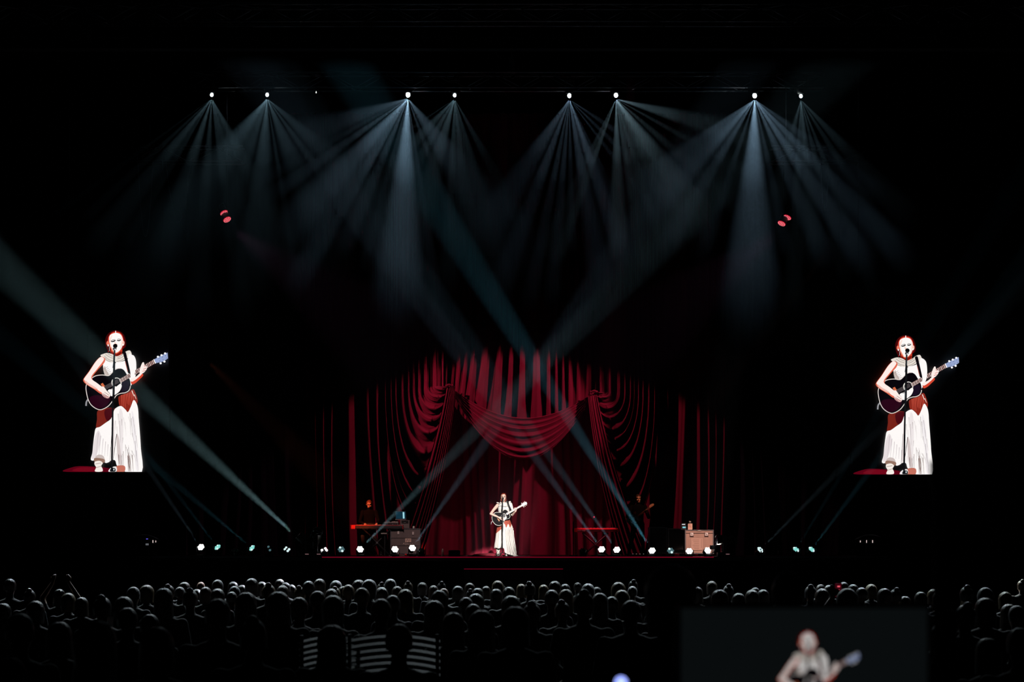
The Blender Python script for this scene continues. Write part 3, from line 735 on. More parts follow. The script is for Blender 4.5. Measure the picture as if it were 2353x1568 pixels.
# microphone and stand
addl((17, 17, 20), line((652, 318), (646, 440), 15, 17), line((648, 440), (640, 790), 19, 20), line((636, 790), (626, 1405), 15, 16))
addl((70, 78, 84), line((654, 330), (648, 436), 4), line((640, 640), (636, 740), 5), line((640, 450), (634, 500), 4)); addl((17, 17, 20), line((612, 690), (640, 684), 5), line((640, 455), (664, 450), 7))
add((10, 8, 10), ell((657, 301), 20, 19)); add((60, 60, 64), ell((652, 327), 17, 14)); add((220, 220, 224), ell((657, 333), 8, 7))
add((20, 20, 24), [(612, 1430), (616, 1404), (640, 1396), (658, 1404), (656, 1430)]); add((225, 235, 240), ell((645, 1412), 5, 9))

def picture(parent, place, gain, step, maxy=1431.5):
    """the lit picture as one flat layered mesh; place(x, y) -> local point"""
    u = MB(); mats = []; idx = {}
    for i, (pts, c) in enumerate(PIC):
        pts = [(x, min(y, maxy)) for x, y in pts]
        if c not in idx: idx[c] = len(mats); mats.append(E(*c, k=gain))
        n_ = Vector((0, -step * (i + 1), 0))
        # shoelace orientation so that every outline faces the hall
        ar = sum(pts[j][0] * pts[(j + 1) % len(pts)][1] - pts[(j + 1) % len(pts)][0] * pts[j][1] for j in range(len(pts)))
        q = [place(x, y) + n_ for x, y in (pts if ar < 0 else pts[::-1])]
        u.add(q, [tuple(range(len(q)))], idx[c])
    return u.build('lit_picture', mats, parent)
M_screen = mat('screen_black', (.006, .006, .008), .5)
def led_screen(label, x0, x1, ytop, ybot, Y, ox, oy, k):
    c = P((x0 + x1) / 2, ybot, Y); r = thing('led_screen', label, 'screen', c, group='LED screens beside the stage')
    W_ = (x1 - x0) * Y / F; H_ = (ybot - ytop) * Y / F; nx, nz = 4, 7
    mod = MB(); mod.box((0, 0, 0), (W_ / nx - .004, .06, H_ / nz - .004)); me = mod.mesh('screen_module', M_screen)
    for i in range(nx):
        for j in range(nz):
            o = part('screen_module', me, r); o.location = (-W_ / 2 + W_ / nx * (i + .5), .031, H_ / nz * (j + .5))
    u = MB(); u.box((0, .12, H_ / 2), (W_ + .04, .10, H_ + .04)); u.build('frame', M_matt, r)
    picture(r, lambda x, y: P(ox + x * k, oy + y * k, Y) - c, 1.0, .0004)
    for sx in (-1, 1):
        u = MB(); u.cyl((sx * (W_ / 2 - .2), .12, H_), (sx * (W_ / 2 - .2), .12, 23.98 - c.z), .012, n=6); u.build('suspension_cable', M_matt, r)
    return r
led_screen('tall LED screen left of the stage showing the singer with guitar', 140, 388, 645, 1085.6, 50.0, 100, 720, 380 / 1490)
led_screen('tall LED screen right of the stage showing the singer with guitar', 1958, 2196.5, 660, 1091.2, 50.6, 1917.5, 731.6, .2510)
# ------------------------------------------------------------------ people
def skin_over(mb, name, voxel, mats, pick=None, smooth=6):
    """one continuous surface grown over the collected body volumes"""
    me = mb.mesh(name + '_volumes', mats[0]); o = bpy.data.objects.new(name + '_volumes', me); COL.objects.link(o)
    bm = bmesh.new(); bm.from_mesh(me); bmesh.ops.recalc_face_normals(bm, faces=bm.faces); bm.to_mesh(me); bm.free()
    r = o.modifiers.new('r', 'REMESH'); r.mode = 'VOXEL'; r.voxel_size = voxel; r.use_smooth_shade = True
    s = o.modifiers.new('s', 'SMOOTH'); s.factor = .5; s.iterations = smooth
    dg = bpy.context.evaluated_depsgraph_get(); ev = o.evaluated_get(dg)
    out = bpy.data.meshes.new_from_object(ev); out.name = name
    bpy.data.objects.remove(o); bpy.data.meshes.remove(me)
    out.materials.clear()
    for m in mats: out.materials.append(m)
    n = len(out.polygons)
    if pick:
        c = np.zeros(n * 3, 'f'); out.polygons.foreach_get('center', c); c = c.reshape(-1, 3)
        out.polygons.foreach_set('material_index', np.array([pick(*p) for p in c], 'i'))
    else: out.polygons.foreach_set('material_index', np.zeros(n, 'i'))
    out.polygons.foreach_set('use_smooth', [True] * n); out.update()
    return out
M_skin = mat('skin_pale', (.80, .55, .46), .5); M_skin2 = mat('skin', (.55, .34, .25), .5)
M_cloth = mat('dark_clothing', (.020, .020, .024), .85, noise=(9, .3))
M_cloth2 = mat('charcoal_clothing', (.05, .05, .055), .85, noise=(9, .3))
M_cloth3 = mat('grey_clothing', (.12, .12, .125), .85, noise=(9, .3))
M_ivory = mat('ivory_cloth', (.82, .78, .74), .8, bump=((30, 30, 4), .4)); M_rust = mat('rust_cloth', (.42, .075, .045), .75, bump=((40, 40, 6), .5))
M_redhair = mat('red_hair', (.30, .035, .015), .45, noise=((30, 30, 4), .4))

def hand(mb, wrist, d, nrm, L=.17, curl=.9, thumb=1):
    """palm with four curled fingers and a thumb leaving its side; d along the hand, nrm out of the palm"""
    wrist = Vector(wrist); d = Vector(d).normalized(); nrm = Vector(nrm).normalized(); sd = d.cross(nrm).normalized(); nrm = sd.cross(d)
    pl = L * .5
    for k in range(4):
        o = (k - 1.5) * .019; mb.limb(wrist + sd * o * .6 + d * .01, wrist + sd * o + d * pl, .013, .011, 8)
    for k, fl in enumerate((.88, 1.0, .94, .74)):
        p = wrist + sd * (k - 1.5) * .0205 + d * pl; a = .25
        for seg in (.42, .32, .26):
            a += curl * .62; q = p + (d * math.cos(a) + nrm * math.sin(a)) * (seg * fl * L * .48); mb.limb(p, q, .0095, .0085, 8); p = q
    p = wrist - sd * .022 * thumb + d * .03
    q = p + (d * .7 - sd * .6 * thumb + nrm * .35).normalized() * .04; mb.limb(p, q, .0125, .0105, 8)
    q2 = q + (d * .9 - sd * .1 * thumb + nrm * .5).normalized() * .034; mb.limb(q, q2, .0105, .009, 8)
def head(mb, c, s=1.0, R=None):
    """head facing -Y with jaw, nose, brow and ears"""
    c = Vector(c); R = R or Matrix.Identity(3)
    def b(p, r, n=14): mb.ball(c + R @ (Vector(p) * s), tuple(x * s for x in r), n, 10, rot=R)
    b((0, .012, .028), (.073, .092, .088), 18); b((0, -.022, -.045), (.054, .064, .072)); b((0, -.062, -.088), (.026, .026, .024))
    b((0, -.092, -.012), (.011, .018, .024), 8); b((0, -.104, -.026), (.015, .014, .011), 8); b((0, -.075, .028), (.05, .018, .014), 8)
    for sx in (-1, 1): b((sx * .076, .012, -.01), (.010, .020, .032), 8); b((sx * .035, -.066, -.028), (.024, .022, .024), 8)
    b((0, -.084, -.058), (.024, .012, .012), 8)
def face_parts(parent, c, s=1.0, R=None, lips=(.45, .06, .07), lid=(.05, .03, .03), brow=(.10, .03, .02)):
    c = Vector(c); R = R or Matrix.Identity(3)
    ml = mat('lips_%d' % int(lips[0] * 100), lips, .4); me_ = mat('eye_shadow_%d' % int(lid[0] * 1000), lid, .5); mb_ = mat('brow_%d' % int(brow[0] * 1000), brow, .7)
    for sx in (-1, 1):
        u = MB(); u.ball(c + R @ (Vector((sx * .031, -.080, .004)) * s), tuple(x * s for x in (.016, .009, .0060)), 10, 6, rot=R); u.build('eye', me_, parent, True)
        u = MB(); u.tube([c + R @ (Vector((sx * x, y, z)) * s) for x, y, z in ((.012, -.094, .024), (.030, -.090, .031), (.050, -.074, .024))], .0042 * s, 6); u.build('eyebrow', mb_, parent, True)
    u = MB(); u.ball(c + R @ (Vector((0, -.094, -.056)) * s), tuple(x * s for x in (.021, .008, .008)), 10, 6, rot=R); u.build('mouth', ml, parent, True)

def hair_mesh(name, m, kind, c, s=1.0, R=None, seed=1):
    """hair shell round a head that faces -Y: thick at the back, open at the face"""
    c = Vector(c); R = R or Matrix.Identity(3); rn = np.random.RandomState(seed)
    n, k = 44, 26; V_ = []; F_ = []
    ph = rn.rand(6) * 6
    low = {'short': -.035, 'bob': -.135, 'long': -.34, 'bun': -.05, 'pony': -.05, 'curly': -.10, 'bald': -.06, 'wavy': -.26, 'tied': -.06}[kind]
    th_ = {'short': 1.05, 'bob': 1.14, 'long': 1.12, 'bun': 1.06, 'pony': 1.06, 'curly': 1.28, 'bald': 1.0, 'wavy': 1.18, 'tied': 1.08}[kind]
    for j in range(k + 1):
        f = j / k
        for i in range(n):
            t = 2 * PI * i / n; fx, fy = math.cos(t), math.sin(t)          # fy < 0 is the face
            front = max(0, -fy)
            side_open = max(0.0, min(1.0, (-fy - .15) / .35))
            hz_ = .108 - (.108 - low) * f
            stop = low * (1 - side_open) + (.088 if kind == 'tied' else .062) * side_open                      # hair line over the forehead
            z = .118 - (.118 - stop) * f ** 1.25
            zz = max(-1, min(1, (z - .02) / .098)) if z > .02 else 0
            rad = math.sqrt(max(0, 1 - zz * zz)) if z > .02 else 1.0 + (.10 * (.02 - z) / .3 if kind in ('long', 'wavy', 'bob') else -.9 * min(.25, (.02 - z)) )
            thick = th_ + .016 * math.sin(t * 9 + ph[0]) + .012 * math.sin(t * 17 + ph[1] + f * 3)
            thick = thick * (1 - f ** 3 * side_open) + .965 * f ** 3 * side_open
            if kind == 'curly': thick += .05 * math.sin(t * 7 + f * 15 + ph[2]) * math.sin(f * 13 + ph[3] + t * 3)
            if kind == 'wavy' and z < 0: thick += .04 * math.sin(z * 40 + t * 3)
            rx, ry = .079 * thick, .098 * thick
            V_.append(c + R @ (Vector((fx * rx * rad, fy * ry * rad + .012, z * (1.03 if kind != 'curly' else 1.18))) * s))
    for j in range(k):
        for i in range(n): F_.append((j * n + i, j * n + (i + 1) % n, (j + 1) * n + (i + 1) % n, (j + 1) * n + i))
    F_.append(tuple(range(n))); F_.append(tuple(k * n + i for i in reversed(range(n))))
    u = MB(); u.add(V_, F_)
    if kind == 'bun': u.ball(c + R @ (Vector((0, .06, .105)) * s), .042 * s, 12, 8)
    if kind == 'tied': u.ball(c + R @ (Vector((.055, .06, -.075)) * s), tuple(x * s for x in (.034, .034, .04)), 12, 8); u.ball(c + R @ (Vector((-.055, .06, -.075)) * s), tuple(x * s for x in (.03, .03, .036)), 12, 8)
    if kind == 'pony': u.tube([c + R @ (Vector(p) * s) for p in ((0, .10, .05), (0, .145, .03), (0, .15, -.06), (0, .13, -.20))], [.02 * s, .034 * s, .03 * s, .008 * s], 10)
    return u.mesh(name, m, True)

# ---- the singer
sy = 50.7; sc_ = sy / F
SX = P(1157, 0, sy).x
DZ = 0.0
singer = thing('person', 'singer in an ivory and rust dress playing a black guitar at the microphone', 'person', (SX, sy, DECK))
b = MB(); hc = (0, -.03, 1.66)
b.loft([((0, 0, .92), .155, .11), ((.01, 0, 1.02), .145, .10), ((.01, 0, 1.14), .120, .092), ((.01, 0, 1.26), .135, .10), ((.01, 0, 1.36), .148, .102), ((.01, 0, 1.43), .150, .085), ((.005, 0, 1.475), .095, .062)], 24)
for sx in (-.055, .065): b.ball((sx, -.070, 1.31), (.05, .036, .05))
b.limb((0, .005, 1.45), (0, -.012, 1.58), .052, .047)
head(b, hc, 1.0)
shR, elR, wrR = Vector((-.165, 0, 1.435)), Vector((-.352, -.235, 1.195)), Vector((-.135, -.315, 1.095))
b.chain([shR, shR.lerp(elR, .5) + Vector((-.012, 0, 0)), elR], [.052, .044, .037]); b.chain([elR, elR.lerp(wrR, .4), wrR], [.037, .036, .024])
hand(b, wrR + Vector((.005, 0, -.002)), (.86, .0, -.48), (.25, .9, .1), .165, .16, -1)
shL, elL, wrL = Vector((.185, 0, 1.44)), Vector((.245, -.03, 1.17)), Vector((.335, -.215, 1.262))
b.chain([shL, elL], [.052, .038]); b.chain([elL, wrL], [.038, .024])
hand(b, wrL, (.18, -.10, .95), (-.25, -.95, .1), .16, .95, 1)
for sx in (-.13, .07):
    b.chain([(sx * .7, 0, .93), (sx, -.01, .5), (sx * 1.15, .02, .10)], [.09, .058, .042])
    b.limb((sx * 1.15, .03, .05), (sx * 1.25, -.13, .035), .04, .034)
part('body', skin_over(b, 'body', .009, [M_skin]), singer)
face_parts(singer, hc, 1.0, lips=(.5, .05, .06), lid=(.03, .02, .025), brow=(.12, .03, .02))
part('hair', hair_mesh('hair', M_redhair, 'tied', hc, 1.0, seed=4), singer)
for sx in (-1, 1):
    u = MB(); u.cyl((sx * .085, -.03, 1.625), (sx * .087, -.03, 1.545), .006, .004, 8); u.ball((sx * .087, -.03, 1.54), .010); u.build('earring', M_steel, singer, True)
def wrap(secs, n, ripple, seed):
    """cloth round the body: (z, cx, cy, rx, ry, ripple strength)"""
    rn = np.random.RandomState(seed); ph = rn.rand(4) * 6; A = np.zeros((len(secs), n + 1, 3))
    for i, (z, cx, cy, rx, ry, rp) in enumerate(secs):
        for j in range(n + 1):
            t = 2 * PI * j / n
            w_ = 1 + rp * (.5 * math.sin(13 * t + ph[0]) + .35 * math.sin(23 * t + ph[1] + i * .15) + .2 * math.sin(37 * t + ph[2]))
            zz = z(t) if callable(z) else z
            A[i, j] = (cx + rx * w_ * math.cos(t), cy + ry * w_ * math.sin(t), zz)
    return A
# bodice
u = MB(); u.grid(wrap([(1.00, .01, 0, .165, .128, .02), (1.10, .012, 0, .142, .115, .03), (1.20, .012, 0, .142, .116, .03), (1.30, .012, -.01, .160, .128, .03), (1.385, .012, 0, .165, .115, .03), (1.43, .012, 0, .150, .10, .02)], 90, 0, 2)); u.build('bodice', M_ivory, singer, True)
# one draped sleeve on her left shoulder
u = MB(); u.chain([shL + Vector((0, 0, .02)), shL.lerp(elL, .55) + Vector((.012, 0, 0)), shL.lerp(elL, .92)], [.066, .062, .054]); part('sleeve', skin_over(u, 'sleeve', .012, [M_ivory], smooth=3), singer)
# scarf-like collar
for i, (rz, rr, zz, th_) in enumerate(((.0, .088, 1.505, .017), (.3, .105, 1.482, .019), (.7, .122, 1.458, .019), (1.3, .138, 1.435, .016))):
    u = MB(); u.tube([(.01 + rr * 1.12 * math.cos(t), -.01 + rr * .92 * math.sin(t), zz + .012 * math.sin(3 * t + rz) + (.018 if math.cos(t) > .5 else 0) - .02 * max(0, -math.sin(t))) for t in np.linspace(0, 2 * PI, 40, endpoint=False)], [th_ * (1 + .25 * math.sin(5 * q + i)) for q in np.linspace(0, 2 * PI, 40, endpoint=False)], 10, closed=True)
    u.build('collar_fold', M_ivory, singer, True)
u = MB(); u.ball((.165, -.02, 1.525), (.05, .035, .026), rot=(0, -.5, 0)); u.ball((-.155, -.02, 1.505), (.045, .035, .02), rot=(0, .3, 0)); u.build('collar_bow', M_ivory, singer, True)
# skirt: ivory with rust sash panels; ends higher on her right, trails on her left
hem = lambda t: (.235 if math.cos(t) < -.1 else .045 + .10 * max(0, .25 - math.cos(t)) / .35) + .012 * math.sin(9 * t)
sk = wrap([(1.06, .012, 0, .150, .122, .02), (.96, .02, 0, .185, .14, .03), (.84, .035, 0, .215, .165, .04), (.65, .035, -.01, .245, .185, .05), (.45, .04, -.01, .27, .20, .06), (lambda t: (.33 if math.cos(t) < -.1 else .25), .045, -.01, .295, .215, .06), (hem, .05, -.01, .305, .225, .06), (lambda t: hem(t) + .012, .05, -.01, .24, .17, .05)], 150, 0, 6)
rs, cs = sk.shape[:2]
QN = 14
fine = np.zeros(((rs - 1) * QN + 1, cs, 3))
for i in range(rs - 1):
    for q in range(QN): fine[i * QN + q] = sk[i] * (1 - q / QN) + sk[i + 1] * (q / QN)
fine[-1] = sk[-1]
u = MB(); u.grid(fine)
for fi, f in enumerate(u.f):
    c = np.mean([u.v[i] for i in f], 0)
    rust = (c[2] > .86 + .05 * math.sin(c[0] * 60)) and c[0] > .02 or (c[0] <= -.01 and c[2] > .66 + (c[0] + .2) * .75)
    u.m[fi] = 1 if rust else 0
u.build('skirt', [M_ivory, M_rust], singer, True)
# long fringe strands
for i in range(14):
    x = .06 + .22 * (i / 13); y = -.225 + .09 * ((i / 13) ** 2); z0 = .80 - .06 * (i % 3)
    u = MB(); u.tube([(x, y + .01, z0), (x + .02, y - .012, z0 - .3), (x + .05 + .003 * i, y - .02, .06 + .02 * (i % 4))], [.006, .008, .004], 6); u.build('fringe', M_ivory, singer, True)
u = MB(); u.tube([(.25, -.10, .035), (.33, -.16, .03), (.40, -.15, .022)], [.05, .035, .012], 10); u.build('train', M_ivory, singer, True)
M_boot = mat('ivory_leather', (.74, .70, .64), .4)
for sx in (-.13, .07):
    u = MB(); x = sx * 1.15
    u.loft([((x, .02, .02), .045, .055), ((x, .02, .10), .050, .056), ((x, .015, .2), .060, .062), ((x, .01, .29), .058, .06)], 18); u.limb((x, 0, .045), (x * 1.05, -.14, .04), .046, .036); u.box((x, .045, .02), (.05, .04, .04), bev=.006)
    part('boot', skin_over(u, 'boot', .012, [M_boot], smooth=3), singer)

# ---- the singer's guitar (local frame: x along the neck, y across, z out of the top)
def acoustic():
    r = thing('acoustic_guitar', 'black acoustic guitar with pale edging held by the singer', 'guitar')
    out = [(-.245, 0), (-.238, .07), (-.20, .140), (-.13, .185), (-.05, .185), (.03, .140), (.075, .112), (.12, .120), (.18, .138), (.23, .115), (.252, .06), (.256, 0)]
    pts = crom(out + [(x, -y) for x, y in reversed(out[1:-1])], 4)
    u = MB(); u.prism([(x, y, 0) for x, y in pts], (0, 0, -.10)); body = u.build('body', mat('black_lacquer', (.008, .006, .008), .12, coat=1.0), r, fix=True)
    u = MB(); u.tube([(x * 1.003, y * 1.003, .0) for x, y in pts], .0062, 6, closed=True); u.build('edging', mat('pale_binding', (.80, .76, .70), .5), body, True)
    u = MB(); u.cyl((.10, 0, -.001), (.10, 0, .0015), .062, n=28); u.build('rosette', MATS['pale_binding'], body)
    u = MB(); u.cyl((.10, 0, 0), (.10, 0, .003), .050, n=28); u.build('sound_hole', M_matt, body)
    u = MB(); u.prism([(x, y, .0045) for x, y in crom([(.15, -.055), (.10, -.066), (.03, -.05), (-.01, -.09), (.02, -.125), (.09, -.115), (.14, -.09)], 4)], (0, 0, -.003)); u.build('pick_guard', mat('pale_pickguard', (.82, .80, .76), .3), body, fix=True)
    u = MB(); u.box((-.085, 0, .006), (.035, .15, .012), bev=.004); u.build('bridge', mat('amber_wood', (.48, .20, .08), .5), body)
    u = MB(); u.prism([(.19, -.028, .012), (.19, .028, .012), (.66, .022, .012), (.66, -.022, .012)], (0, 0, -.022)); nk = u.build('neck', mat('neck_wood', (.22, .10, .07), .45), r, fix=True)
    fr = MB(); fr.box((0, 0, 0), (.004, .05, .003)); fm = fr.mesh('fret', mat('fret_wire', (.85, .84, .82), .3, .6))
    for i in range(18):
        o = part('fret', fm, nk); o.location = (.66 - .47 * (1 - 2 ** (-i / 12)) / (1 - 2 ** (-17 / 12)), 0, .014)
    for i in (2, 4, 6, 8, 11):
        u = MB(); u.box((.66 - .47 * (1 - 2 ** (-(i + .5) / 12)) / (1 - 2 ** (-17 / 12)), 0, .0125), (.016, .034, .002)); u.build('inlay', MATS['pale_binding'], nk)
    u = MB(); u.prism([(.66, -.024, .010), (.66, .024, .010), (.70, .034, .006), (.82, .040, -.006), (.835, .02, -.007), (.835, -.02, -.007), (.82, -.040, -.006), (.70, -.034, .006)], (0, 0, -.018)); hs = u.build('headstock', mat('slate_headstock', (.10, .13, .18), .35), r, fix=True)
    u = MB(); u.box((.662, 0, .014), (.010, .048, .012)); u.build('nut', MATS['pale_binding'], hs)
    for i in range(3):
        for sg in (-1, 1):
            u = MB(); u.cyl((.70 + .045 * i, sg * .030, -.006), (.70 + .045 * i, sg * .052, -.008), .004, n=6); u.ball((.70 + .045 * i, sg * .060, -.008), (.011, .010, .007)); u.build('tuning_peg', mat('pearl', (.9, .9, .9), .3), hs, True)
    for i in range(6):
        y = (-2.5 + i) * .008; u = MB(); u.tube([(-.085, y * 1.25, .014), (.66, y, .019), (.70 + .045 * (i % 3), y * 2, .012)], .0011, 4); u.build('string', M_chrome, r)
    return r
gt = acoustic()
gx = Vector((.87, -.02, .49)).normalized(); gz = Vector((.03, -1, .06)); gz = (gz - gx * gz.dot(gx)).normalized(); gyv = gz.cross(gx)
G = Matrix((gx, gyv, gz)).transposed().to_4x4(); G.translation = Vector((SX - .075, sy - .245, DECK + 1.095))
gt.matrix_world = G
u = MB()
pp = crom([(.23, -.02, 1.14), (.20, -.085, 1.30), (.135, -.10, 1.45), (.115, -.02, 1.55), (.10, .08, 1.50)], 5, False)
for i in range(len(pp) - 1):
    a_, b_ = Vector(pp[i]), Vector(pp[i + 1]); t_ = (b_ - a_).normalized(); sd_ = t_.cross(Vector((.3, -1, .2))).normalized() * .026
    u.add([a_ + sd_, b_ + sd_, b_ - sd_, a_ - sd_, a_ + sd_ + Vector((0, -.006, 0)), b_ + sd_ + Vector((0, -.006, 0)), b_ - sd_ + Vector((0, -.006, 0)), a_ - sd_ + Vector((0, -.006, 0))], [(4, 5, 6, 7), (3, 2, 1, 0), (0, 1, 5, 4), (2, 3, 7, 6)])
st_ = u.build('strap', mat('black_strap', (.012, .010, .012), .6), gt, True); st_.matrix_parent_inverse = G.inverted() @ Matrix.Translation((SX, sy, DECK))
u = MB(); u.tube([(-.285, -.20, .985), (-.335, -.19, .965), (-.35, -.18, .90)], .014, 8); o_ = u.build('strap_end', mat('grey_strap', (.35, .35, .36), .6), gt, True); o_.matrix_parent_inverse = G.inverted() @ Matrix.Translation((SX, sy, DECK))
# ---- microphone on its stand
mx = SX - .03
ms = thing('microphone_stand', 'black microphone on a straight stand in front of the singer', 'microphone stand', (mx, sy - .42, DECK))
u = MB(); u.cyl((0, 0, .10), (0, 0, .95), .013, n=10); u.cyl((0, 0, .95), (.012, 0, 1.56), .009, n=10); u.build('pole', M_black, ms, True)
for q in (-PI / 2 - .3, -PI / 2 + 2 * PI / 3 - .3, -PI / 2 + 4 * PI / 3 - .3):
    u = MB(); u.tube([(0, 0, .11), (.30 * math.cos(q), .30 * math.sin(q), .012)], .009, 8); lg = u.build('leg', M_black, ms, True)
    u = MB(); u.ball((.30 * math.cos(q), .30 * math.sin(q), .014), .014); u.build('foot', M_black, lg, True)
u = MB(); u.cyl((0, 0, .93), (0, 0, 1.0), .019, n=12); u.build('clutch', M_steel, ms, True)
u = MB(); u.cyl((.012, .0, 1.545), (.015, .10, 1.615), .013, .018, 12); mc = u.build('microphone', M_black, ms, True)
u = MB(); u.ball((.016, .12, 1.628), .026, 14, 10); u.build('grille', mat('mic_grille', (.03, .03, .032), .35, .8), mc, True)
u = MB(); u.tube([(0, -.01, 1.5), (-.03, -.02, 1.2), (.02, -.02, .8), (-.02, -.03, .3), (-.22, -.05, .02), (-.42, .06, .012)], .005, 6); u.build('cable', M_black, ms, True)
# red rug left of the singer
u = MB()
rug = [(.52 * math.cos(t) * (1 + .08 * math.sin(5 * t)), .7 * math.sin(t)) for t in np.linspace(0, 2 * PI, 30, endpoint=False)]
u.prism([(x, y, .02) for x, y in rug], (0, 0, -.02)); u.ball((.02, .1, .012), (.46, .6, .085), 24, 8)
rg = u.build('rug', mat('red_rug', (.42, .03, .06), .9, bump=(60, .6)), None, True, fix=True); rg.location = (P(1118, 0, sy).x, sy + .55, DECK + .001)
tag(rg, 'bunched red rug on the deck at the left of the singer', 'rug')

# ---- the keyboard player
ky = 52.2
KX = P(849, 0, ky).x
M_stagewear = mat('black_stagewear', (.004, .004, .005), 1.0, spec=.05)
def man(label, x, y, pose, skinm, hairm, hk, head_c, headR, clothes):
    r = thing('person', label, 'person', (x, y, DECK)); b = MB(); pose(b)
    head(b, head_c, 1.04, headR)
    me = skin_over(b, 'body', .010, [clothes, skinm, M_cloth], lambda X_, Y_, Z_: 1 if skin_at(X_, Y_, Z_) else (2 if Z_ < .95 else 0))
    part('body', me, r); face_parts(r, head_c, 1.04, headR, lips=(.35, .12, .10), lid=(.06, .04, .03), brow=(.05, .03, .02))
    part('hair', hair_mesh('hair', hairm, hk, head_c, 1.04, headR, 9), r)
    return r, b
KH = Vector((0, -.10, 1.50)); KR = Euler((.30, 0, .12)).to_matrix()
def key_pose(b):
    b.loft([((0, .05, .80), .17, .12), ((0, .04, .95), .165, .11), ((0, .01, 1.10), .165, .105), ((0, -.02, 1.22), .185, .11), ((0, -.03, 1.30), .17, .09), ((0, -.04, 1.345), .10, .065)], 24)
    b.limb((0, -.045, 1.32), (0, -.08, 1.44), .055, .05)
    for sx in (-1, 1):
        sh, el, wr = Vector((sx * .19, -.03, 1.28)), Vector((sx * .27, -.10, 1.00)), Vector((sx * (.10 if sx < 0 else .24), -.36, .935))
        b.chain([sh, el], [.062, .047]); b.chain([el, wr], [.047, .030]); hand(b, wr, (.1 * -sx, -1, -.1), (0, -.1, -1), .17, .45, sx)
        hp, kn, an = Vector((sx * .10, .05, .80)), Vector((sx * .17, -.34, .58)), Vector((sx * (.12 if sx < 0 else .34), -.22, .12))
        b.chain([hp, kn], [.095, .062]); b.chain([kn, an], [.062, .042]); b.limb(an + Vector((0, .02, -.06)), an + Vector((.02 * sx, -.17, -.08)), .042, .034)
def skin_at(X_, Y_, Z_): return Z_ > 1.40 or (Y_ < -.375 and .85 < Z_ < 1.0)
kp, _ = man('man in black bent over the keyboard at the left of the stage', KX, ky, key_pose, M_skin2, mat('auburn_hair', (.16, .06, .03), .5), 'short', KH, KR, M_stagewear)
# stool he sits on
r = thing('stool', 'round black stool under the keyboard player', 'stool', (KX, ky + .08, DECK))
u = MB(); u.cyl((0, 0, .62), (0, 0, .70), .17, n=20); u.build('seat', M_black, r)
for q in (.4, 2.5, 4.6):
    u = MB(); u.tube([(0, 0, .60), (.24 * math.cos(q), .24 * math.sin(q), .01)], .014, 8); u.build('leg', M_steel, r, True)
u = MB(); u.cyl((0, 0, .05), (0, 0, .62), .02, n=10); u.build('column', M_steel, r)
M_keyred = mat('keyboard_red', (.62, .02, .035), .35)
def keyboard(label, px0, px1, ptop, Y, text, stand):
    c0 = P(px0, ptop, Y); c1 = P(px1, ptop, Y); W_ = c1.x - c0.x; zt = c0.z
    r = thing('stage_keyboard', label, 'keyboard', ((c0.x + c1.x) / 2, Y, zt - .125), group='stage keyboards')
    u = MB(); u.box((0, 0, .06), (W_, .33, .09), bev=.012); bd_ = u.build('case', M_black if stand == 'x' else mat('keyboard_back', (.045, .008, .012), .4), r)
    u = MB(); u.box((0, -.02, .113), (W_ * .995, .30, .016), bev=.005); u.build('top_panel', M_keyred, r)
    for sx in (-1, 1):
        u = MB(); u.prism([(sx * (W_ / 2 + .006) - .011, -.185, .005), (sx * (W_ / 2 + .006) - .011, .185, .005), (sx * (W_ / 2 + .006) - .011, .185, .10), (sx * (W_ / 2 + .006) - .011, -.185, .125)], (.022, 0, 0)); u.build('end_cheek', M_keyred, r, fix=True)
    if stand == 'x':
        u = MB(); u.box((-W_ / 2 + .05, -.175, .062), (.135, .02, .11), bev=.006); u.build('end_cheek', M_keyred, r)
    else:
        u = MB(); u.box((.04, -.172, .097), (W_ - .10, .014, .040), bev=.004); u.build('back_band', M_keyred, r)
        u = MB(); u.box((-W_ / 2 + .045, -.172, .062), (.125, .016, .105), bev=.006); u.build('end_block', M_keyred, r)
    # keys on the player's side
    wk = MB(); wk.box((0, 0, 0), (.0225, .14, .018)); wm = wk.mesh('white_key', mat('key_white', (.8, .8, .78), .35))
    bk = MB(); bk.box((0, 0, 0), (.011, .09, .014)); bm_ = bk.mesh('black_key', M_black)
    n_ = int(W_ * .88 / .0235)
    for i in range(n_):
        o = part('white_key', wm, r); o.location = (-n_ * .0235 / 2 + .0235 * (i + .5) + .03, .12, .122)
        if i % 7 not in (2, 6): o = part('black_key', bm_, r); o.location = (-n_ * .0235 / 2 + .0235 * (i + 1) + .03, .09, .134)
    for i in range(10):
        u = MB(); u.cyl((-W_ * .36 + i * W_ * .075, -.06, .12), (-W_ * .36 + i * W_ * .075, -.06, .136), .011, n=10); u.build('knob', M_black, r)
    if text:
        for tx, sz, zz, xx in text:
            cu = bpy.data.curves.new('t', 'FONT'); cu.body = tx; cu.size = sz; cu.extrude = .001; to = bpy.data.objects.new('t', cu); COL.objects.link(to)
            me = bpy.data.meshes.new_from_object(to.evaluated_get(bpy.context.evaluated_depsgraph_get())); bpy.data.objects.remove(to)
            me.materials.clear(); me.materials.append(mat('print_grey', (.55, .5, .5), .5)); o = part('lettering', me, r); o.rotation_euler = (PI / 2, 0, 0); o.location = (-W_ / 2 + xx, -.172, zz)
    return r, W_, zt
kb1, W1, z1 = keyboard('black keyboard with a red end block played by the man at the left', 808, 926, 1207, ky - .55, None, 'x')
kb2, W2, z2 = keyboard('bright red keyboard on a stand at the right of the singer', 1317, 1419, 1214, 51.0, [('nord stage', .058, .045, .10), ('compact', .025, .016, .11)], 'z')
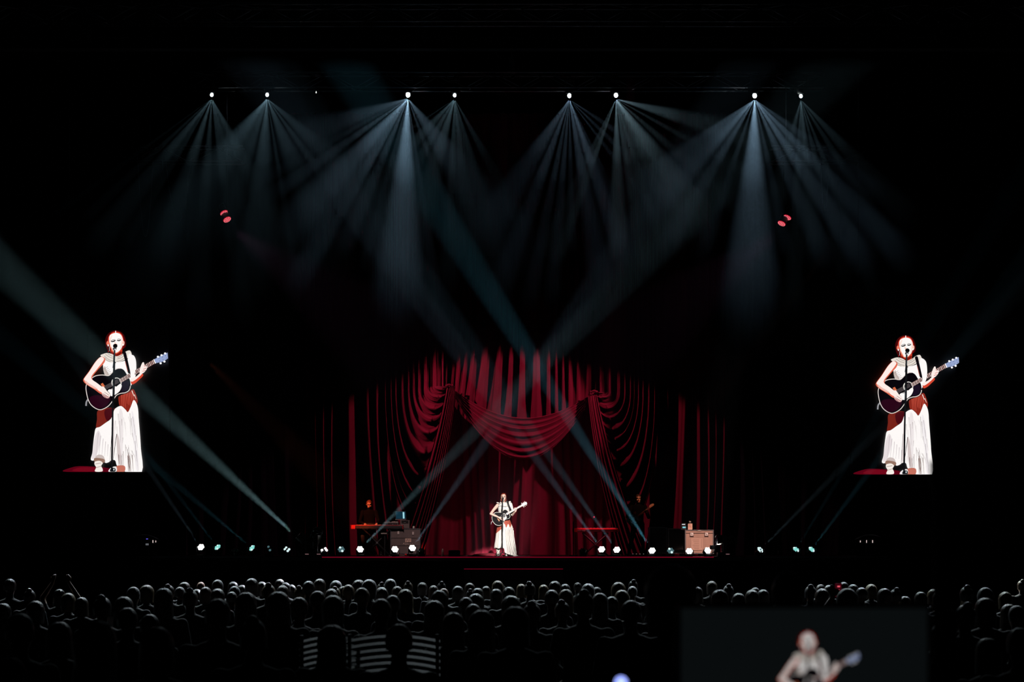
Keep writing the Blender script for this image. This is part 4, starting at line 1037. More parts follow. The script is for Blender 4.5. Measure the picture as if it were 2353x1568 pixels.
def xstand(label, kb, W_):
    h = kb.location.z - DECK; r = thing('keyboard_stand', label, 'stand', (kb.location.x, kb.location.y, DECK), group='keyboard stands')
    for sy_ in (-.1, .1):
        for sg in (-1, 1):
            u = MB(); u.tube([(sg * -.36, sy_, .02), (sg * .36, sy_, h - .02)], .022, 8); u.build('cross_leg', M_black, r, True)
    for sg in (-1, 1):
        u = MB(); u.cyl((sg * .36, -.17, h - .012), (sg * .36, .17, h - .012), .012, n=8); u.build('rest', M_black, r)
        u = MB(); u.cyl((sg * .36, -.2, .02), (sg * .36, .2, .02), .02, n=8); u.build('foot', M_black, r)
    u = MB(); u.cyl((0, -.13, h / 2), (0, .13, h / 2), .03, n=12); u.build('hinge', M_steel, r)
    return r
xstand('black crossed stand under the left keyboard', kb1, W1); xstand('black crossed stand under the red keyboard', kb2, W2)
# tall pale microphone pole beside the red keyboard
c = P(1318, 1270, 50.75); r = thing('boom_pole', 'tall pale metal pole at the left end of the red keyboard', 'stand', (c.x - .01, 50.72, DECK))
u = MB(); u.cyl((0, 0, .03), (0, 0, .98), .014, n=10); u.build('pole', mat('pale_metal', (.78, .72, .70), .45, .0), r, True)
u = MB(); u.cyl((0, 0, 0), (0, 0, .03), .12, .11, 20); u.build('base', M_black, r)
u = MB(); u.cyl((0, 0, .70), (0, 0, .78), .02, n=10); u.build('clutch', M_black, r)
# sheet and tray under the left keyboard
r = thing('music_tray', 'small tray with a pale sheet below the left keyboard', 'tray', P(884, 1236, ky - .75))
u = MB(); u.box((0, 0, .10), (.22, .16, .015)); u.build('tray', M_black, r)
u = MB(); u.box((-.02, -.02, .115), (.17, .12, .006), rot=(.25, 0, 0)); u.build('sheet', mat('pale_paper', (.7, .62, .6), .8), r)
u = MB(); u.cyl((0, 0, DECK - r.location.z), (0, 0, .095), .014, n=8); u.build('pole', M_steel, r)

# ---- equipment rack with lettering, boxes and laptop
M_rack = mat('rack_grey', (.20, .17, .17), .6, noise=((4, 4, .8), .35)); M_tan = mat('case_tan', (.46, .30, .24), .6, noise=((5, 5, 1.2), .25))
ry = 51.6
def flight_case(label, x0, x1, y0, Y, m, depth=.55):
    a_ = P(x0, y0, Y); b_ = P(x1, y0, Y); W_ = b_.x - a_.x; H_ = a_.z - DECK - .07
    r = thing('flight_case', label, 'case', ((a_.x + b_.x) / 2, Y + depth / 2, DECK), group='flight cases on stage')
    u = MB(); u.box((0, 0, .07 + H_ / 2), (W_ - .02, depth - .02, H_ - .02)); u.build('body', m, r)
    for sx in (-1, 1):
        for sy_ in (-1, 1):
            u = MB(); u.box((sx * (W_ / 2 - .012), sy_ * (depth / 2 - .012), .07 + H_ / 2), (.028, .028, H_)); u.build('edge_trim', M_steel, r)
            u = MB(); u.cyl((sx * (W_ / 2 - .08), sy_ * (depth / 2 - .09) - .018, .035), (sx * (W_ / 2 - .08), sy_ * (depth / 2 - .09) + .018, .035), .035, n=14); u.build('castor', M_matt, r)
    for z_ in (.07 + .012, .07 + H_ - .012):
        u = MB(); u.box((0, -depth / 2 + .01, z_), (W_, .028, .026)); u.build('edge_trim', M_steel, r)
    return r, W_, H_, depth
rk, Wr, Hr, dr = flight_case('dark equipment rack with pale lettering beside the keyboard player', 897, 966, 1215, ry, M_rack)
for zz in (.32, .62):
    u = MB(); u.box((0, -dr / 2 + .004, .07 + Hr * zz), (Wr - .05, .006, .008)); u.build('seam', M_matt, rk)
for x_, z_ in ((-.20, Hr * .86), (.22, Hr * .84)):
    u = MB(); u.box((x_, -dr / 2 - .008, .07 + z_ - .02), (.055, .02, .085), bev=.004); u.build('latch', mat('pale_latch', (.9, .86, .84), .5), rk)
u = MB(); u.box((.08, -dr / 2 - .004, .07 + Hr * .53), (.17, .012, .115), bev=.002); pl = u.build('logo_plate', mat('logo_plate', (.95, .72, .60), .5), rk)
for i, (x_, t_) in enumerate(((-.04, .2), (.0, -.15), (.04, .25))):
    u = MB(); u.box((.08 + x_, -dr / 2 - .0105, .07 + Hr * .53), (.012, .004, .09), rot=(0, t_, 0)); u.build('logo_stroke', M_rack, pl)
def letters(parent, tx, sz, loc, m):
    cu = bpy.data.curves.new('t', 'FONT'); cu.body = tx; cu.size = sz; cu.extrude = .002; cu.align_x = 'CENTER'; to = bpy.data.objects.new('t', cu); COL.objects.link(to)
    me = bpy.data.meshes.new_from_object(to.evaluated_get(bpy.context.evaluated_depsgraph_get())); bpy.data.objects.remove(to)
    me.materials.clear(); me.materials.append(m); o = part('lettering', me, parent); o.rotation_euler = (PI / 2, 0, 0); o.location = loc
    return o
letters(rk, 'Algin n.a', .085, (.07, -dr / 2 - .006, .07 + Hr * .36), mat('print_pale', (.9, .75, .7), .5))
zr = DECK + .07 + Hr
def on(px, Y): return P(px, 0, Y).x
r = thing('rack_mixer', 'small rack unit with a light front edge left of the laptop', 'audio unit', (on(899, ry), ry + .25, zr + .001))
u = MB(); u.box((0, 0, .115), (.40, .34, .13), bev=.01); bx_ = u.build('body', mat('unit_grey', (.16, .14, .14), .5), r)
u = MB(); u.box((0, -.172, .115), (.34, .01, .085), bev=.003); u.build('front_panel', mat('unit_front', (.05, .03, .035), .35), r)
for z_ in (.055, .178):
    u = MB(); u.box((0, -.172, z_), (.40, .014, .012)); u.build('rail', mat('pale_metal', (.78, .72, .70), .45, .0), r)
u = MB(); u.box((0, 0, .022), (.36, .30, .045)); u.build('foot_block', M_black, r)
for i in range(4):
    u = MB(); u.cyl((-.12 + .08 * i, -.177, .12), (-.12 + .08 * i, -.19, .12), .014, n=10); u.build('knob', M_chrome, r)
for x_, l_ in ((-.07, .02), (.06, .11), (.15, .05)):
    u = MB(); u.box((x_, -.08, .192), (l_, .03, .02), bev=.004); u.build('button_strip', mat('pale_red', (.7, .45, .42), .5), r)
r = thing('speaker_box', 'dark box with a handle slot under the laptop', 'case', (on(930, ry), ry + .25, zr + .001))
u = MB(); u.box((0, 0, .12), (.27, .36, .235), bev=.012); u.build('body', mat('box_grey', (.20, .17, .17), .6), r)
u = MB(); u.box((0, -.181, .185), (.20, .012, .085), bev=.01); u.build('handle_slot', M_matt, r)
u = MB(); u.tube([(-.05, -.19, .20), (-.03, -.205, .165), (.03, -.205, .165), (.05, -.19, .20)], .008, 6); u.build('handle', M_steel, r, True)
r = thing('laptop', 'open laptop with a lit dark blue screen on top of the boxes', 'laptop', (on(921, ry), ry + .22, zr + .241), -.18)
u = MB(); u.box((0, .0, .010), (.31, .21, .016), bev=.004); u.build('base', M_metal, r)
u = MB(); u.box((0, -.06, .142), (.31, .009, .235), rot=(.18, 0, 0), bev=.004); ld = u.build('lid', M_metal, r)
u = MB(); u.box((0, -.0665, .140), (.292, .003, .21), rot=(.18, 0, 0)); u.build('display', emat('laptop_blue', srgb(14, 46, 62), .8), ld)
u = MB(); u.box((.085, -.069, .137), (.05, .003, .185), rot=(.18, 0, 0)); u.build('window_bar', emat('laptop_bar', srgb(165, 220, 232), .9), ld)
for i in range(5):
    u = MB(); u.box((-.04, -.069 + .006 * (i - 2), .20 - .033 * i), (.17, .003, .006), rot=(.18, 0, 0)); u.build('track_line', emat('laptop_line', srgb(40, 84, 104), .8), ld)
u = MB(); u.box((0, 0, .035), (.055, .05, .07), bev=.01); o = u.build('cable_plug', mat('pale_plug', (.9, .85, .82), .5)); o.location = (on(950, ry), ry + .1, zr + .0005)
tag(o, 'small white plug box on top of the lettered rack', 'box')
# pedals and bits in front of the rack, bottle and bag near the singer
for i, (px, wd, lab) in enumerate(((912, .10, 'small effect pedal on the deck under the glaring rack lamp'), (925, .16, 'wider effect pedal with pale knobs in front of the lettered rack'))):
    r = thing('effect_pedal', lab, 'pedal', (on(px, 50.6), 50.6, DECK), group='effect pedals')
    u = MB(); u.box((0, 0, .03), (wd, .12, .055), bev=.008); u.build('body', mat('pedal_dark', (.09, .05, .05), .5), r)
    for j in range(3):
        u = MB(); u.cyl((-wd * .3 + wd * .3 * j, -.02, .057), (-wd * .3 + wd * .3 * j, -.02, .085), .012, n=10); u.build('knob', M_chrome, r, True)
r = thing('water_bottle', 'clear plastic water bottle on the deck left of the singer', 'bottle', (on(1017, 50.4), 50.4, DECK))
u = MB(); u.loft([((0, 0, 0), .034, .034), ((0, 0, .02), .038, .038), ((0, 0, .07), .036, .036), ((0, 0, .13), .038, .038), ((0, 0, .175), .03, .03), ((0, 0, .20), .014, .014)], 18); u.build('bottle', mat('bottle_plastic', (.55, .38, .38), .2), r, True)
u = MB(); u.cyl((0, 0, .20), (0, 0, .222), .016, n=14); u.build('cap', mat('bottle_cap', (.8, .7, .7), .4), r)
u = MB(); u.cyl((0, 0, .08), (0, 0, .125), .0385, n=18, caps=False); u.build('label', mat('bottle_label', (.6, .2, .22), .5), r)
r = thing('stage_monitor', 'dark wedge loudspeaker on the deck right of the water bottle', 'loudspeaker', (on(1044, 50.35), 50.35, DECK))
u = MB(); u.prism([(-.16, -.10, 0), (-.16, .16, 0), (-.16, .12, .15), (-.16, -.06, .17)], (.32, 0, 0)); u.build('cabinet', M_matt, r, fix=True)
u = MB(); u.box((0, .03, .163), (.27, .15, .01), rot=(-.17, 0, 0)); u.build('grille', M_steel, r)

# ---- standing guitarist
gy = 52.0; GX = P(1466, 0, gy).x
GH = Vector((0, -.06, 1.66)); GR = Euler((.12, 0, .1)).to_matrix()
def gtr_pose(b):
    b.loft([((0, 0, .93), .165, .115), ((0, 0, 1.05), .160, .11), ((0, 0, 1.20), .165, .11), ((0, -.005, 1.35), .195, .118), ((0, -.01, 1.44), .18, .095), ((0, -.015, 1.49), .10, .066)], 24)
    b.limb((0, -.015, 1.46), (0, -.04, 1.60), .058, .052)
    sh, el, wr = Vector((-.20, 0, 1.42)), Vector((-.32, -.12, 1.13)), Vector((-.17, -.315, 1.04))
    b.chain([sh, el], [.064, .050]); b.chain([el, wr], [.050, .032]); hand(b, wr, (.9, .02, -.25), (.2, .9, 0), .18, .2, -1)
    sh, el, wr = Vector((.20, 0, 1.42)), Vector((.30, -.06, 1.12)), Vector((.245, -.285, 1.225))
    b.chain([sh, el], [.064, .050]); b.chain([el, wr], [.050, .032]); hand(b, wr, (-.15, -.2, .9), (-.3, -.9, 0), .18, .8, 1)
    for sx in (-1, 1):
        an = Vector((-.27, -.02, .10)) if sx < 0 else Vector((.16, .0, .10)); hp = Vector((sx * .09, 0, .92)); kn = hp.lerp(an, .5) + Vector((.0, -.03, 0))
        b.chain([hp, kn, an], [.10, .066, .046]); b.limb(an + Vector((0, .03, -.05)), an + Vector((-.03, -.16, -.062)), .042, .034)
def skin_at(X_, Y_, Z_): return Z_ > 1.55 or (Y_ < -.27 and .9 < Z_ < 1.42)
man('man in black standing with an electric guitar at the right of the stage', GX, gy, gtr_pose, M_skin2, mat('dark_brown_hair', (.05, .03, .02), .5), 'short', GH, GR, M_stagewear)
r = thing('electric_guitar', 'dark electric guitar held by the standing man', 'guitar')
out = [(-.19, .02), (-.18, .10), (-.12, .155), (-.04, .13), (.03, .12), (.12, .165), (.19, .15), (.15, .09), (.13, .035), (.15, -.04), (.20, -.10), (.15, -.14), (.06, -.125), (-.03, -.135), (-.11, -.155), (-.17, -.10)]
u = MB(); u.prism([(x, y, 0) for x, y in crom(out, 4)], (0, 0, -.045)); bd2 = u.build('body', mat('sunburst', (.07, .016, .012), .2, coat=1), r, fix=True)
u = MB(); u.prism([(x, y, .003) for x, y in crom([(.12, .03), (.10, -.09), (-.02, -.10), (-.10, -.06), (-.06, .0), (.02, .06)], 4)], (0, 0, -.003)); u.build('pick_guard', mat('pale_guard', (.62, .62, .64), .4), bd2, fix=True)
for x_ in (-.04, .04): u = MB(); u.box((x_, 0, .008), (.022, .085, .012), bev=.004); u.build('pickup', M_chrome, bd2)
u = MB(); u.box((-.10, 0, .008), (.03, .08, .014), bev=.004); u.build('bridge', M_chrome, bd2)
u = MB(); u.prism([(.12, -.028, .01), (.12, .028, .01), (.57, .021, .01), (.57, -.021, .01)], (0, 0, -.024)); u.build('neck', MATS['neck_wood'], r, fix=True)
u = MB(); u.prism([(.57, -.021, .008), (.57, .021, .008), (.60, .045, .004), (.72, .03, .0), (.74, .0, .0), (.70, -.03, .002)], (0, 0, -.016)); hs2 = u.build('headstock', mat('maple', (.60, .36, .25), .4), r, fix=True)
for i in range(6): u = MB(); u.cyl((.60 + .022 * i, .04 - .002 * i, -.005), (.60 + .022 * i, .062 - .002 * i, -.005), .007, n=8); u.build('tuning_peg', M_chrome, hs2)
gx = Vector((.78, -.05, .60)).normalized(); gz = Vector((.05, -1, .05)); gz = (gz - gx * gz.dot(gx)).normalized(); gyv = gz.cross(gx)
G2 = Matrix((gx, gyv, gz)).transposed().to_4x4(); G2.translation = Vector((GX - .14, gy - .25, DECK + 1.05)); r.matrix_world = G2
# dark cases behind and right of him
flight_case('low black flight case right of the guitarist, nearer to him', 1492, 1533, 1212, 53.2, M_black, .5)
flight_case('low black flight case beside the pale case', 1535, 1573, 1215, 53.0, M_black, .5)
tc, Wt, Ht, dt = flight_case('pale tan flight case with latches at the right of the stage', 1574, 1640, 1218, ry, M_tan)
for zz in (.86,):
    u = MB(); u.box((0, -dt / 2 + .006, .07 + Ht * zz), (Wt - .05, .012, .012)); u.build('lid_seam', M_matt, tc)
for x_ in (-.22, .20):
    u = MB(); u.box((x_, -dt / 2 - .001, .07 + Ht * .80), (.115, .022, .125), bev=.004); lt = u.build('latch_dish', mat('latch_dark', (.12, .07, .06), .5), tc)
    u = MB(); u.box((x_ + .005, -dt / 2 - .014, .07 + Ht * .815), (.085, .01, .085), bev=.003); u.build('latch_plate', mat('pale_latch', (.9, .86, .84), .5), lt)
    u = MB(); u.tube([(x_ - .02, -dt / 2 - .022, .07 + Ht * .84), (x_ + .02, -dt / 2 - .028, .07 + Ht * .79)], .007, 6); u.build('catch', M_chrome, lt)
u = MB(); u.box((-.07, -dt / 2 - .001, .07 + Ht * .40), (.33, .012, .34), bev=.003); lbp = u.build('label_panel', mat('case_label', (.62, .42, .34), .6), tc)
for i in range(6): u = MB(); u.box((-.10 + .01 * (i % 3), -dt / 2 - .008, .07 + Ht * .58 - .05 * i), (.20 - .03 * (i % 3), .003, .012)); u.build('print_line', mat('case_print', (.36, .22, .17), .6), lbp)
u = MB(); u.box((.06, -dt / 2 - .008, .07 + Ht * .43), (.012, .004, .26)); u.build('print_line', MATS['case_print'], lbp)
u = MB(); u.box((0, -dt / 2 - .012, .07 + Ht * .965), (.10, .012, .012)); u.build('name_plate', MATS['pale_latch'], tc)
zt_ = DECK + .07 + Ht
r = thing('carton', 'small pale carton with a mark standing on the tan case', 'carton', (on(1587, ry), ry + .2, zt_ + .001))
u = MB(); u.box((0, 0, .09), (.13, .11, .178), bev=.004); u.build('body', mat('carton_pale', (.80, .50, .40), .6), r)
u = MB(); u.box((-.01, -.057, .12), (.008, .004, .08), rot=(0, .15, 0)); u.build('mark', M_rust, r); u = MB(); u.box((.012, -.057, .085), (.04, .004, .008), rot=(0, .5, 0)); u.build('mark', M_rust, r)
u = MB(); u.cyl((0, 0, .179), (0, 0, .215), .02, n=12); u.build('neck', M_black, r); u = MB(); u.box((0, 0, .232), (.06, .05, .034), bev=.006); u.build('cap', mat('carton_cap', (.75, .55, .55), .5), r)
r = thing('tuner_display', 'little device with bright white and teal read-outs left of the carton', 'device', (on(1572, ry), ry + .2, zt_ + .001))
u = MB(); u.box((0, 0, .095), (.16, .05, .19), bev=.008); u.build('case', M_black, r)
u = MB(); u.box((0, -.027, .155), (.09, .004, .022)); u.build('white_readout', emat('readout_white', srgb(235, 240, 245), 1), r)
u = MB(); u.box((.015, -.027, .07), (.09, .004, .045)); u.build('teal_readout', emat('readout_teal', srgb(130, 205, 215), 1), r)
u = MB(); u.tube([(.07, -.03, .10), (.095, -.035, .06), (.06, -.03, .01)], .006, 6); u.build('cable', M_chrome, r)
# percussion with bright rims at the far right of the tan case
r = thing('snare_drum', 'small drum with shiny rims in front of the large dark lamp', 'drum', (on(1642, 50.15), 50.15, DECK))
u = MB(); u.cyl((0, 0, .20), (0, 0, .31), .13, n=28); u.build('shell', M_black, r)
for z_ in (.205, .31): u = MB(); u.tube([(.133 * math.cos(t), .133 * math.sin(t), z_) for t in np.linspace(0, 2 * PI, 30, endpoint=False)], .007, 6, closed=True); u.build('rim', M_chrome, r, True)
u = MB(); u.cyl((0, 0, .311), (0, 0, .314), .128, n=28); u.build('skin', mat('drum_skin', (.6, .6, .6), .5), r)
for q in (0.3, 2.4, 4.5): u = MB(); u.tube([(0, 0, .16), (.17 * math.cos(q), .17 * math.sin(q), .008)], .009, 8); u.build('leg', M_chrome, r)
u = MB(); u.cyl((0, 0, .15), (0, 0, .2), .02, n=10); u.build('post', M_chrome, r)
r = thing('foot_pedal', 'flat pedal board with small lamps at the feet of the guitarist', 'pedal', (on(1466, 50.3), 50.3, DECK))
u = MB(); u.box((0, 0, .035), (.44, .22, .06), bev=.01); u.build('board', M_black, r)
for i in range(4): u = MB(); u.ball((-.15 + .10 * i, -.08, .07), .009); u.build('lamp', emat('pedal_led', srgb(190, 170, 170), .8), r, True)
u = MB(); u.tube([(-.18, .05, .066), (0, .05, .10), (.18, .05, .066)], .008, 6); u.build('handle', M_steel, r, True)
r = thing('keyboard_pedal', 'small upright red pedal under the red keyboard', 'pedal', (on(1406, 50.7), 50.7, DECK))
u = MB(); u.box((0, 0, .02), (.12, .2, .04), bev=.008); u.build('plate', mat('pedal_red', (.4, .02, .04), .5), r); u = MB(); u.cyl((0, .05, .04), (0, .05, .17), .012, n=8); u.build('post', MATS['pale_metal'], r, True)
r = thing('status_light', 'tiny red light on a thin rod above the red keyboard', 'indicator', (on(1365, 52.6), 52.6, DECK))
u = MB(); u.cyl((0, 0, .02), (0, 0, 1.12), .006, n=6); u.cyl((0, 0, 0), (0, 0, .02), .08, n=14); u.build('rod', M_matt, r); u = MB(); u.ball((0, -.01, 1.14), .020, 8, 6); u.build('led', emat('status_red', srgb(255, 40, 75), 1), r, True)
# ------------------------------------------------------------------ audience, seen from behind, facing the stage (+Y)
RFACE = Euler((0, 0, PI)).to_matrix()
HC = Vector((0, .02, 1.185))
def seated(kind):
    b = MB(); wd = {'a': 1.0, 'b': .90, 'c': 1.08}.get(kind[0], 1.0)
    b.loft([((0, 0, .44), .18 * wd, .13), ((0, -.01, .58), .175 * wd, .12), ((0, -.02, .75), .17 * wd, .115), ((0, -.01, .90), .195 * wd, .115), ((0, 0, .985), .19 * wd, .095), ((0, .005, 1.03), .10, .07)], 18)
    b.limb((0, .0, 1.0), (0, .015, 1.11), .056, .05)
    head(b, HC, 1.0, RFACE)
    for sx in (-1, 1):
        sh = Vector((sx * .195 * wd, 0, .965))
        if kind == 'up' :
            el = Vector((sx * .27, .10, 1.16)); wr = Vector((sx * .12, .14, 1.40)); hd = (-.2 * sx, .1, 1); up = True
        elif kind == 'phone':
            el = Vector((sx * .22, .20, 1.02)); wr = Vector((sx * .04, .30, 1.22)); hd = (-.1 * sx, .1, 1); up = True
        else:
            el = Vector((sx * .25 * wd, .05, .71)); wr = Vector((sx * .10, .27, .60)); hd = (-.4 * sx, .8, -.1); up = False
        b.chain([sh, el], [.060, .046]); b.chain([el, wr], [.046, .030]); hand(b, wr, hd, (0, .5, -.5) if not up else (0, .9, .1), .17, .5, sx)
        hp, kn, an = Vector((sx * .10, .02, .50)), Vector((sx * .13, .43, .50)), Vector((sx * .13, .42, .10))
        b.chain([hp, kn], [.092, .062]); b.chain([kn, an], [.060, .042]); b.limb(an + Vector((0, -.03, -.06)), an + Vector((0, .15, -.065)), .04, .033)
    return b
BODY = {}
for kd in ('a', 'b', 'c', 'up', 'phone'):
    for ci, cm in enumerate((M_cloth, M_cloth2, M_cloth3)):
        if ci == 0:
            BODY[kd, 0] = skin_over(seated(kd), 'body', .019, [cm, M_skin2], lambda X_, Y_, Z_: 1 if (Z_ > 1.085 and Y_ < .3 or (Y_ > .25 and Z_ > .56 and Z_ < .72)) else 0, 4)
        else:
            m2 = BODY[kd, 0].copy(); m2.materials[0] = cm; BODY[kd, ci] = m2
HAIRM = {'dark': mat('hair_dark', (.018, .014, .012), .38, noise=((70, 70, 9), .5), bump=((70, 70, 9), .9)), 'brown': mat('hair_brown', (.07, .045, .028), .38, noise=((70, 70, 9), .5), bump=((70, 70, 9), .9)), 'fair': mat('hair_fair', (.30, .22, .12), .42, noise=((70, 70, 9), .4), bump=((70, 70, 9), .9)), 'grey': mat('hair_grey', (.42, .43, .45), .45, noise=((70, 70, 9), .3), bump=((70, 70, 9), .9)), 'bald': M_skin2}
HAIR = {}
def hair_for(kind, tone, v):
    if (kind, tone, v) not in HAIR: HAIR[kind, tone, v] = hair_mesh('hair', HAIRM[tone], kind, HC, 1.0, RFACE, v + 3)
    return HAIR[kind, tone, v]
# (picture x of the head, row of its crown, width) read off the photograph
A5 = [(65, 90, 90), (460, 195, 90), (550, 215, 90), (690, 215, 130), (835, 210, 130), (900, 145, 95), (990, 140, 85), (1105, 152, 130), (1140, 135, 80), (1245, 112, 75), (1215, 145, 75), (1357, 112, 60), (1390, 145, 80), (1285, 165, 110), (1330, 160, 60), (1470, 97, 85), (1470, 165, 85), (1575, 110, 70), (1585, 140, 85), (1635, 132, 60), (1565, 178, 80), (1700, 95, 80), (1770, 110, 70), (1815, 128, 95), (1890, 92, 65), (1930, 115, 70), (1910, 142, 70), (1970, 130, 60), (2025, 145, 80), (2060, 150, 75), (2085, 105, 90), (2160, 97, 75), (2270, 108, 70), (2265, 150, 75), (2320, 140, 70), (2145, 172, 120), (2240, 165, 80), (1470, 225, 190), (1660, 180, 140), (1880, 175, 150), (2020, 215, 140), (2250, 215, 140), (400, 380, 170), (130, 325, 210), (640, 370, 270), (860, 285, 150), (1010, 330, 140), (1060, 415, 230), (1710, 365, 200), (2240, 400, 190), (60, 620, 250), (240, 250, 110), (400, 160, 80), (200, 165, 85), (20, 255, 100)]
A6 = [(60, 130, 85), (130, 105, 85), (200, 103, 90), (285, 120, 70), (345, 90, 75), (150, 150, 115), (285, 155, 80), (390, 140, 70), (465, 112, 65), (445, 160, 100), (360, 200, 110), (280, 225, 150), (635, 135, 65), (690, 115, 65), (705, 155, 75), (675, 168, 130), (800, 145, 75), (880, 118, 70), (885, 165, 60), (935, 152, 75), (855, 215, 110), (920, 200, 100), (1070, 103, 80), (1100, 135, 60), (1060, 158, 75), (1145, 145, 95), (1160, 215, 120), (1230, 125, 65), (1285, 118, 85), (640, 235, 130), (905, 260, 120), (770, 315, 150), (1190, 275, 190), (1300, 255, 130), (960, 300, 170), (1435, 165, 110), (1530, 160, 100), (1525, 125, 70), (1505, 245, 110), (1455, 105, 80), (1610, 115, 60), (1680, 130, 80), (1740, 145, 60), (1650, 180, 150), (1760, 185, 110), (1840, 210, 100), (1885, 112, 95), (1980, 140, 70), (1985, 103, 70), (1910, 165, 90), (1970, 235, 150), (2115, 140, 75), (2150, 210, 110), (2200, 175, 100), (2160, 280, 140), (400, 395, 200), (560, 120, 62), (990, 140, 62), (1380, 130, 66)]
A7 = [(80, 225, 100), (50, 320, 100), (375, 160, 60), (425, 208, 110), (480, 180, 70), (545, 230, 80), (650, 195, 70), (630, 218, 80), (700, 208, 75), (1000, 185, 80), (1065, 175, 55), (1115, 180, 60), (1075, 210, 80), (1210, 160, 65), (1235, 212, 120), (1270, 175, 70), (1325, 195, 80), (1385, 180, 65), (1470, 200, 90), (1540, 205, 80), (1600, 250, 70), (1700, 222, 90), (1780, 212, 70), (1815, 218, 85), (1990, 190, 90), (1990, 220, 70), (2110, 195, 110), (2235, 230, 80), (2110, 260, 130), (1985, 305, 130), (2260, 300, 100), (2310, 310, 120), (2330, 450, 180), (2130, 515, 170), (2340, 150, 60), (1820, 430, 100), (1500, 250, 70), (860, 180, 75), (280, 190, 75)]
crowd = [(x / 2.941, 1300 + y / 2.941, w_ / 2.941) for x, y, w_ in A5] + [(780 + x / 2.941, 1300 + y / 2.941, w_ / 2.941) for x, y, w_ in A6] + [(1500 + x * .3625, 1280 + y * .3625, w_ * .3625) for x, y, w_ in A7]
TOP = 1.305; HW = .178
def solve(x, y, w_):
    s = CAMZ / (TOP + HW * (y - HY) / w_); s = max(.90, min(1.16, s))
    return s, (CAMZ - TOP * s) * F / (y - HY)
ppl = []
for x, y, w_ in crowd:
    s, Y = solve(x, y, w_); ppl.append([x, y, Y])
rr_ = random.Random(12)
for it in range(60):                      # nobody sits inside a neighbour
    mv = 0
    for i in range(len(ppl)):
        for j in range(len(ppl)):
            if i == j: continue
            a_, b_ = ppl[i], ppl[j]
            dx = (a_[0] - CX) * a_[2] / F - (b_[0] - CX) * b_[2] / F; dy = a_[2] - b_[2]
            if abs(dx) < .50 and abs(dy) < .62:
                (a_ if a_[2] >= b_[2] else b_)[2] += .12; (b_ if a_[2] >= b_[2] else a_)[2] -= .06; mv += 1
    if not mv: break
KINDS = ['short', 'long', 'bob', 'short', 'wavy', 'pony', 'short', 'curly', 'long', 'bun', 'bob', 'short']
WORD = {'short': 'short %s hair', 'long': 'long %s hair', 'bob': 'chin-length %s hair', 'wavy': 'wavy %s hair', 'pony': 'a %s ponytail', 'curly': 'curly %s hair', 'bun': 'a %s bun', 'bald': 'a bare shining scalp'}
NUM = ['zeroth', 'first', 'second', 'third', 'fourth', 'fifth', 'sixth', 'seventh', 'eighth', 'ninth', 'tenth', 'eleventh', 'twelfth', 'thirteenth', 'fourteenth', 'fifteenth', 'sixteenth', 'seventeenth', 'eighteenth', 'nineteenth', 'twentieth']
NUM += ['twenty-' + n for n in NUM[1:10]] + ['thirtieth'] + ['thirty-' + n for n in NUM[1:10]] + ['fortieth'] + ['forty-' + n for n in NUM[1:10]] + ['fiftieth'] + ['fifty-' + n for n in NUM[1:10]] + ['sixtieth'] + ['sixty-' + n for n in NUM[1:10]]
FIX = {}
def near(x, y): return min(range(len(crowd)), key=lambda i: (crowd[i][0] - x) ** 2 + (crowd[i][1] - y) ** 2)
for x, y, hk, tone in ((848, 1335, 'curly', 'grey'), (1379, 1363, 'long', 'grey'), (1453, 1347, 'short', 'grey'), (1421, 1338, 'wavy', 'fair'), (932, 1354, 'wavy', 'fair'), (771, 1337, 'curly', 'grey'), (1300, 1354, 'long', 'fair'), (1242, 1345, 'long', 'fair'), (461, 1338, 'bald', 'bald'), (1948, 1357, 'curly', 'grey'), (2221, 1360, 'long', 'fair'), (538, 1347, 'short', 'grey'), (44, 1410, 'short', 'grey'), (1045, 1407, 'long', 'brown'), (1020, 1353, 'bald', 'bald'), (377, 1351, 'long', 'dark'), (500, 1376, 'short', 'dark'), (565, 1361, 'long', 'brown')):
    FIX[near(x, y)] = (hk, tone)
up_i = near(136, 1354); ph_i = near(1926, 1356)
recs = []
for i, (x, y, Y) in enumerate(ppl):
    s = (CAMZ - (y - HY) * Y / F) / TOP
    hk = KINDS[(i * 7 + i // 5) % len(KINDS)]; tone = ['dark', 'brown', 'dark', 'brown', 'dark', 'fair', 'brown', 'dark', 'grey'][(i * 5 + i // 3) % 9]
    if i in FIX: hk, tone = FIX[i]
    if hk in ('curly',) and i not in FIX and Y < 16: hk = 'short'
    if Y < 14 and i not in FIX: tone = 'dark'
    recs.append((x, y, Y, s, hk, tone, i))
SECT = [(420, 'below the left screen'), (760, 'below the left stage wing'), (1060, 'below the keyboard player'), (1310, 'below the singer'), (1560, 'below the guitarist'), (1885, 'below the tan case'), (9999, 'below the right screen')]
bands = {}
for r_ in recs:
    bn = 'far rows' if r_[2] > 25 else 'middle rows' if r_[2] > 17 else 'near rows'
    bands.setdefault(bn + ' ' + next(n for lim, n in SECT if r_[0] < lim), []).append(r_)
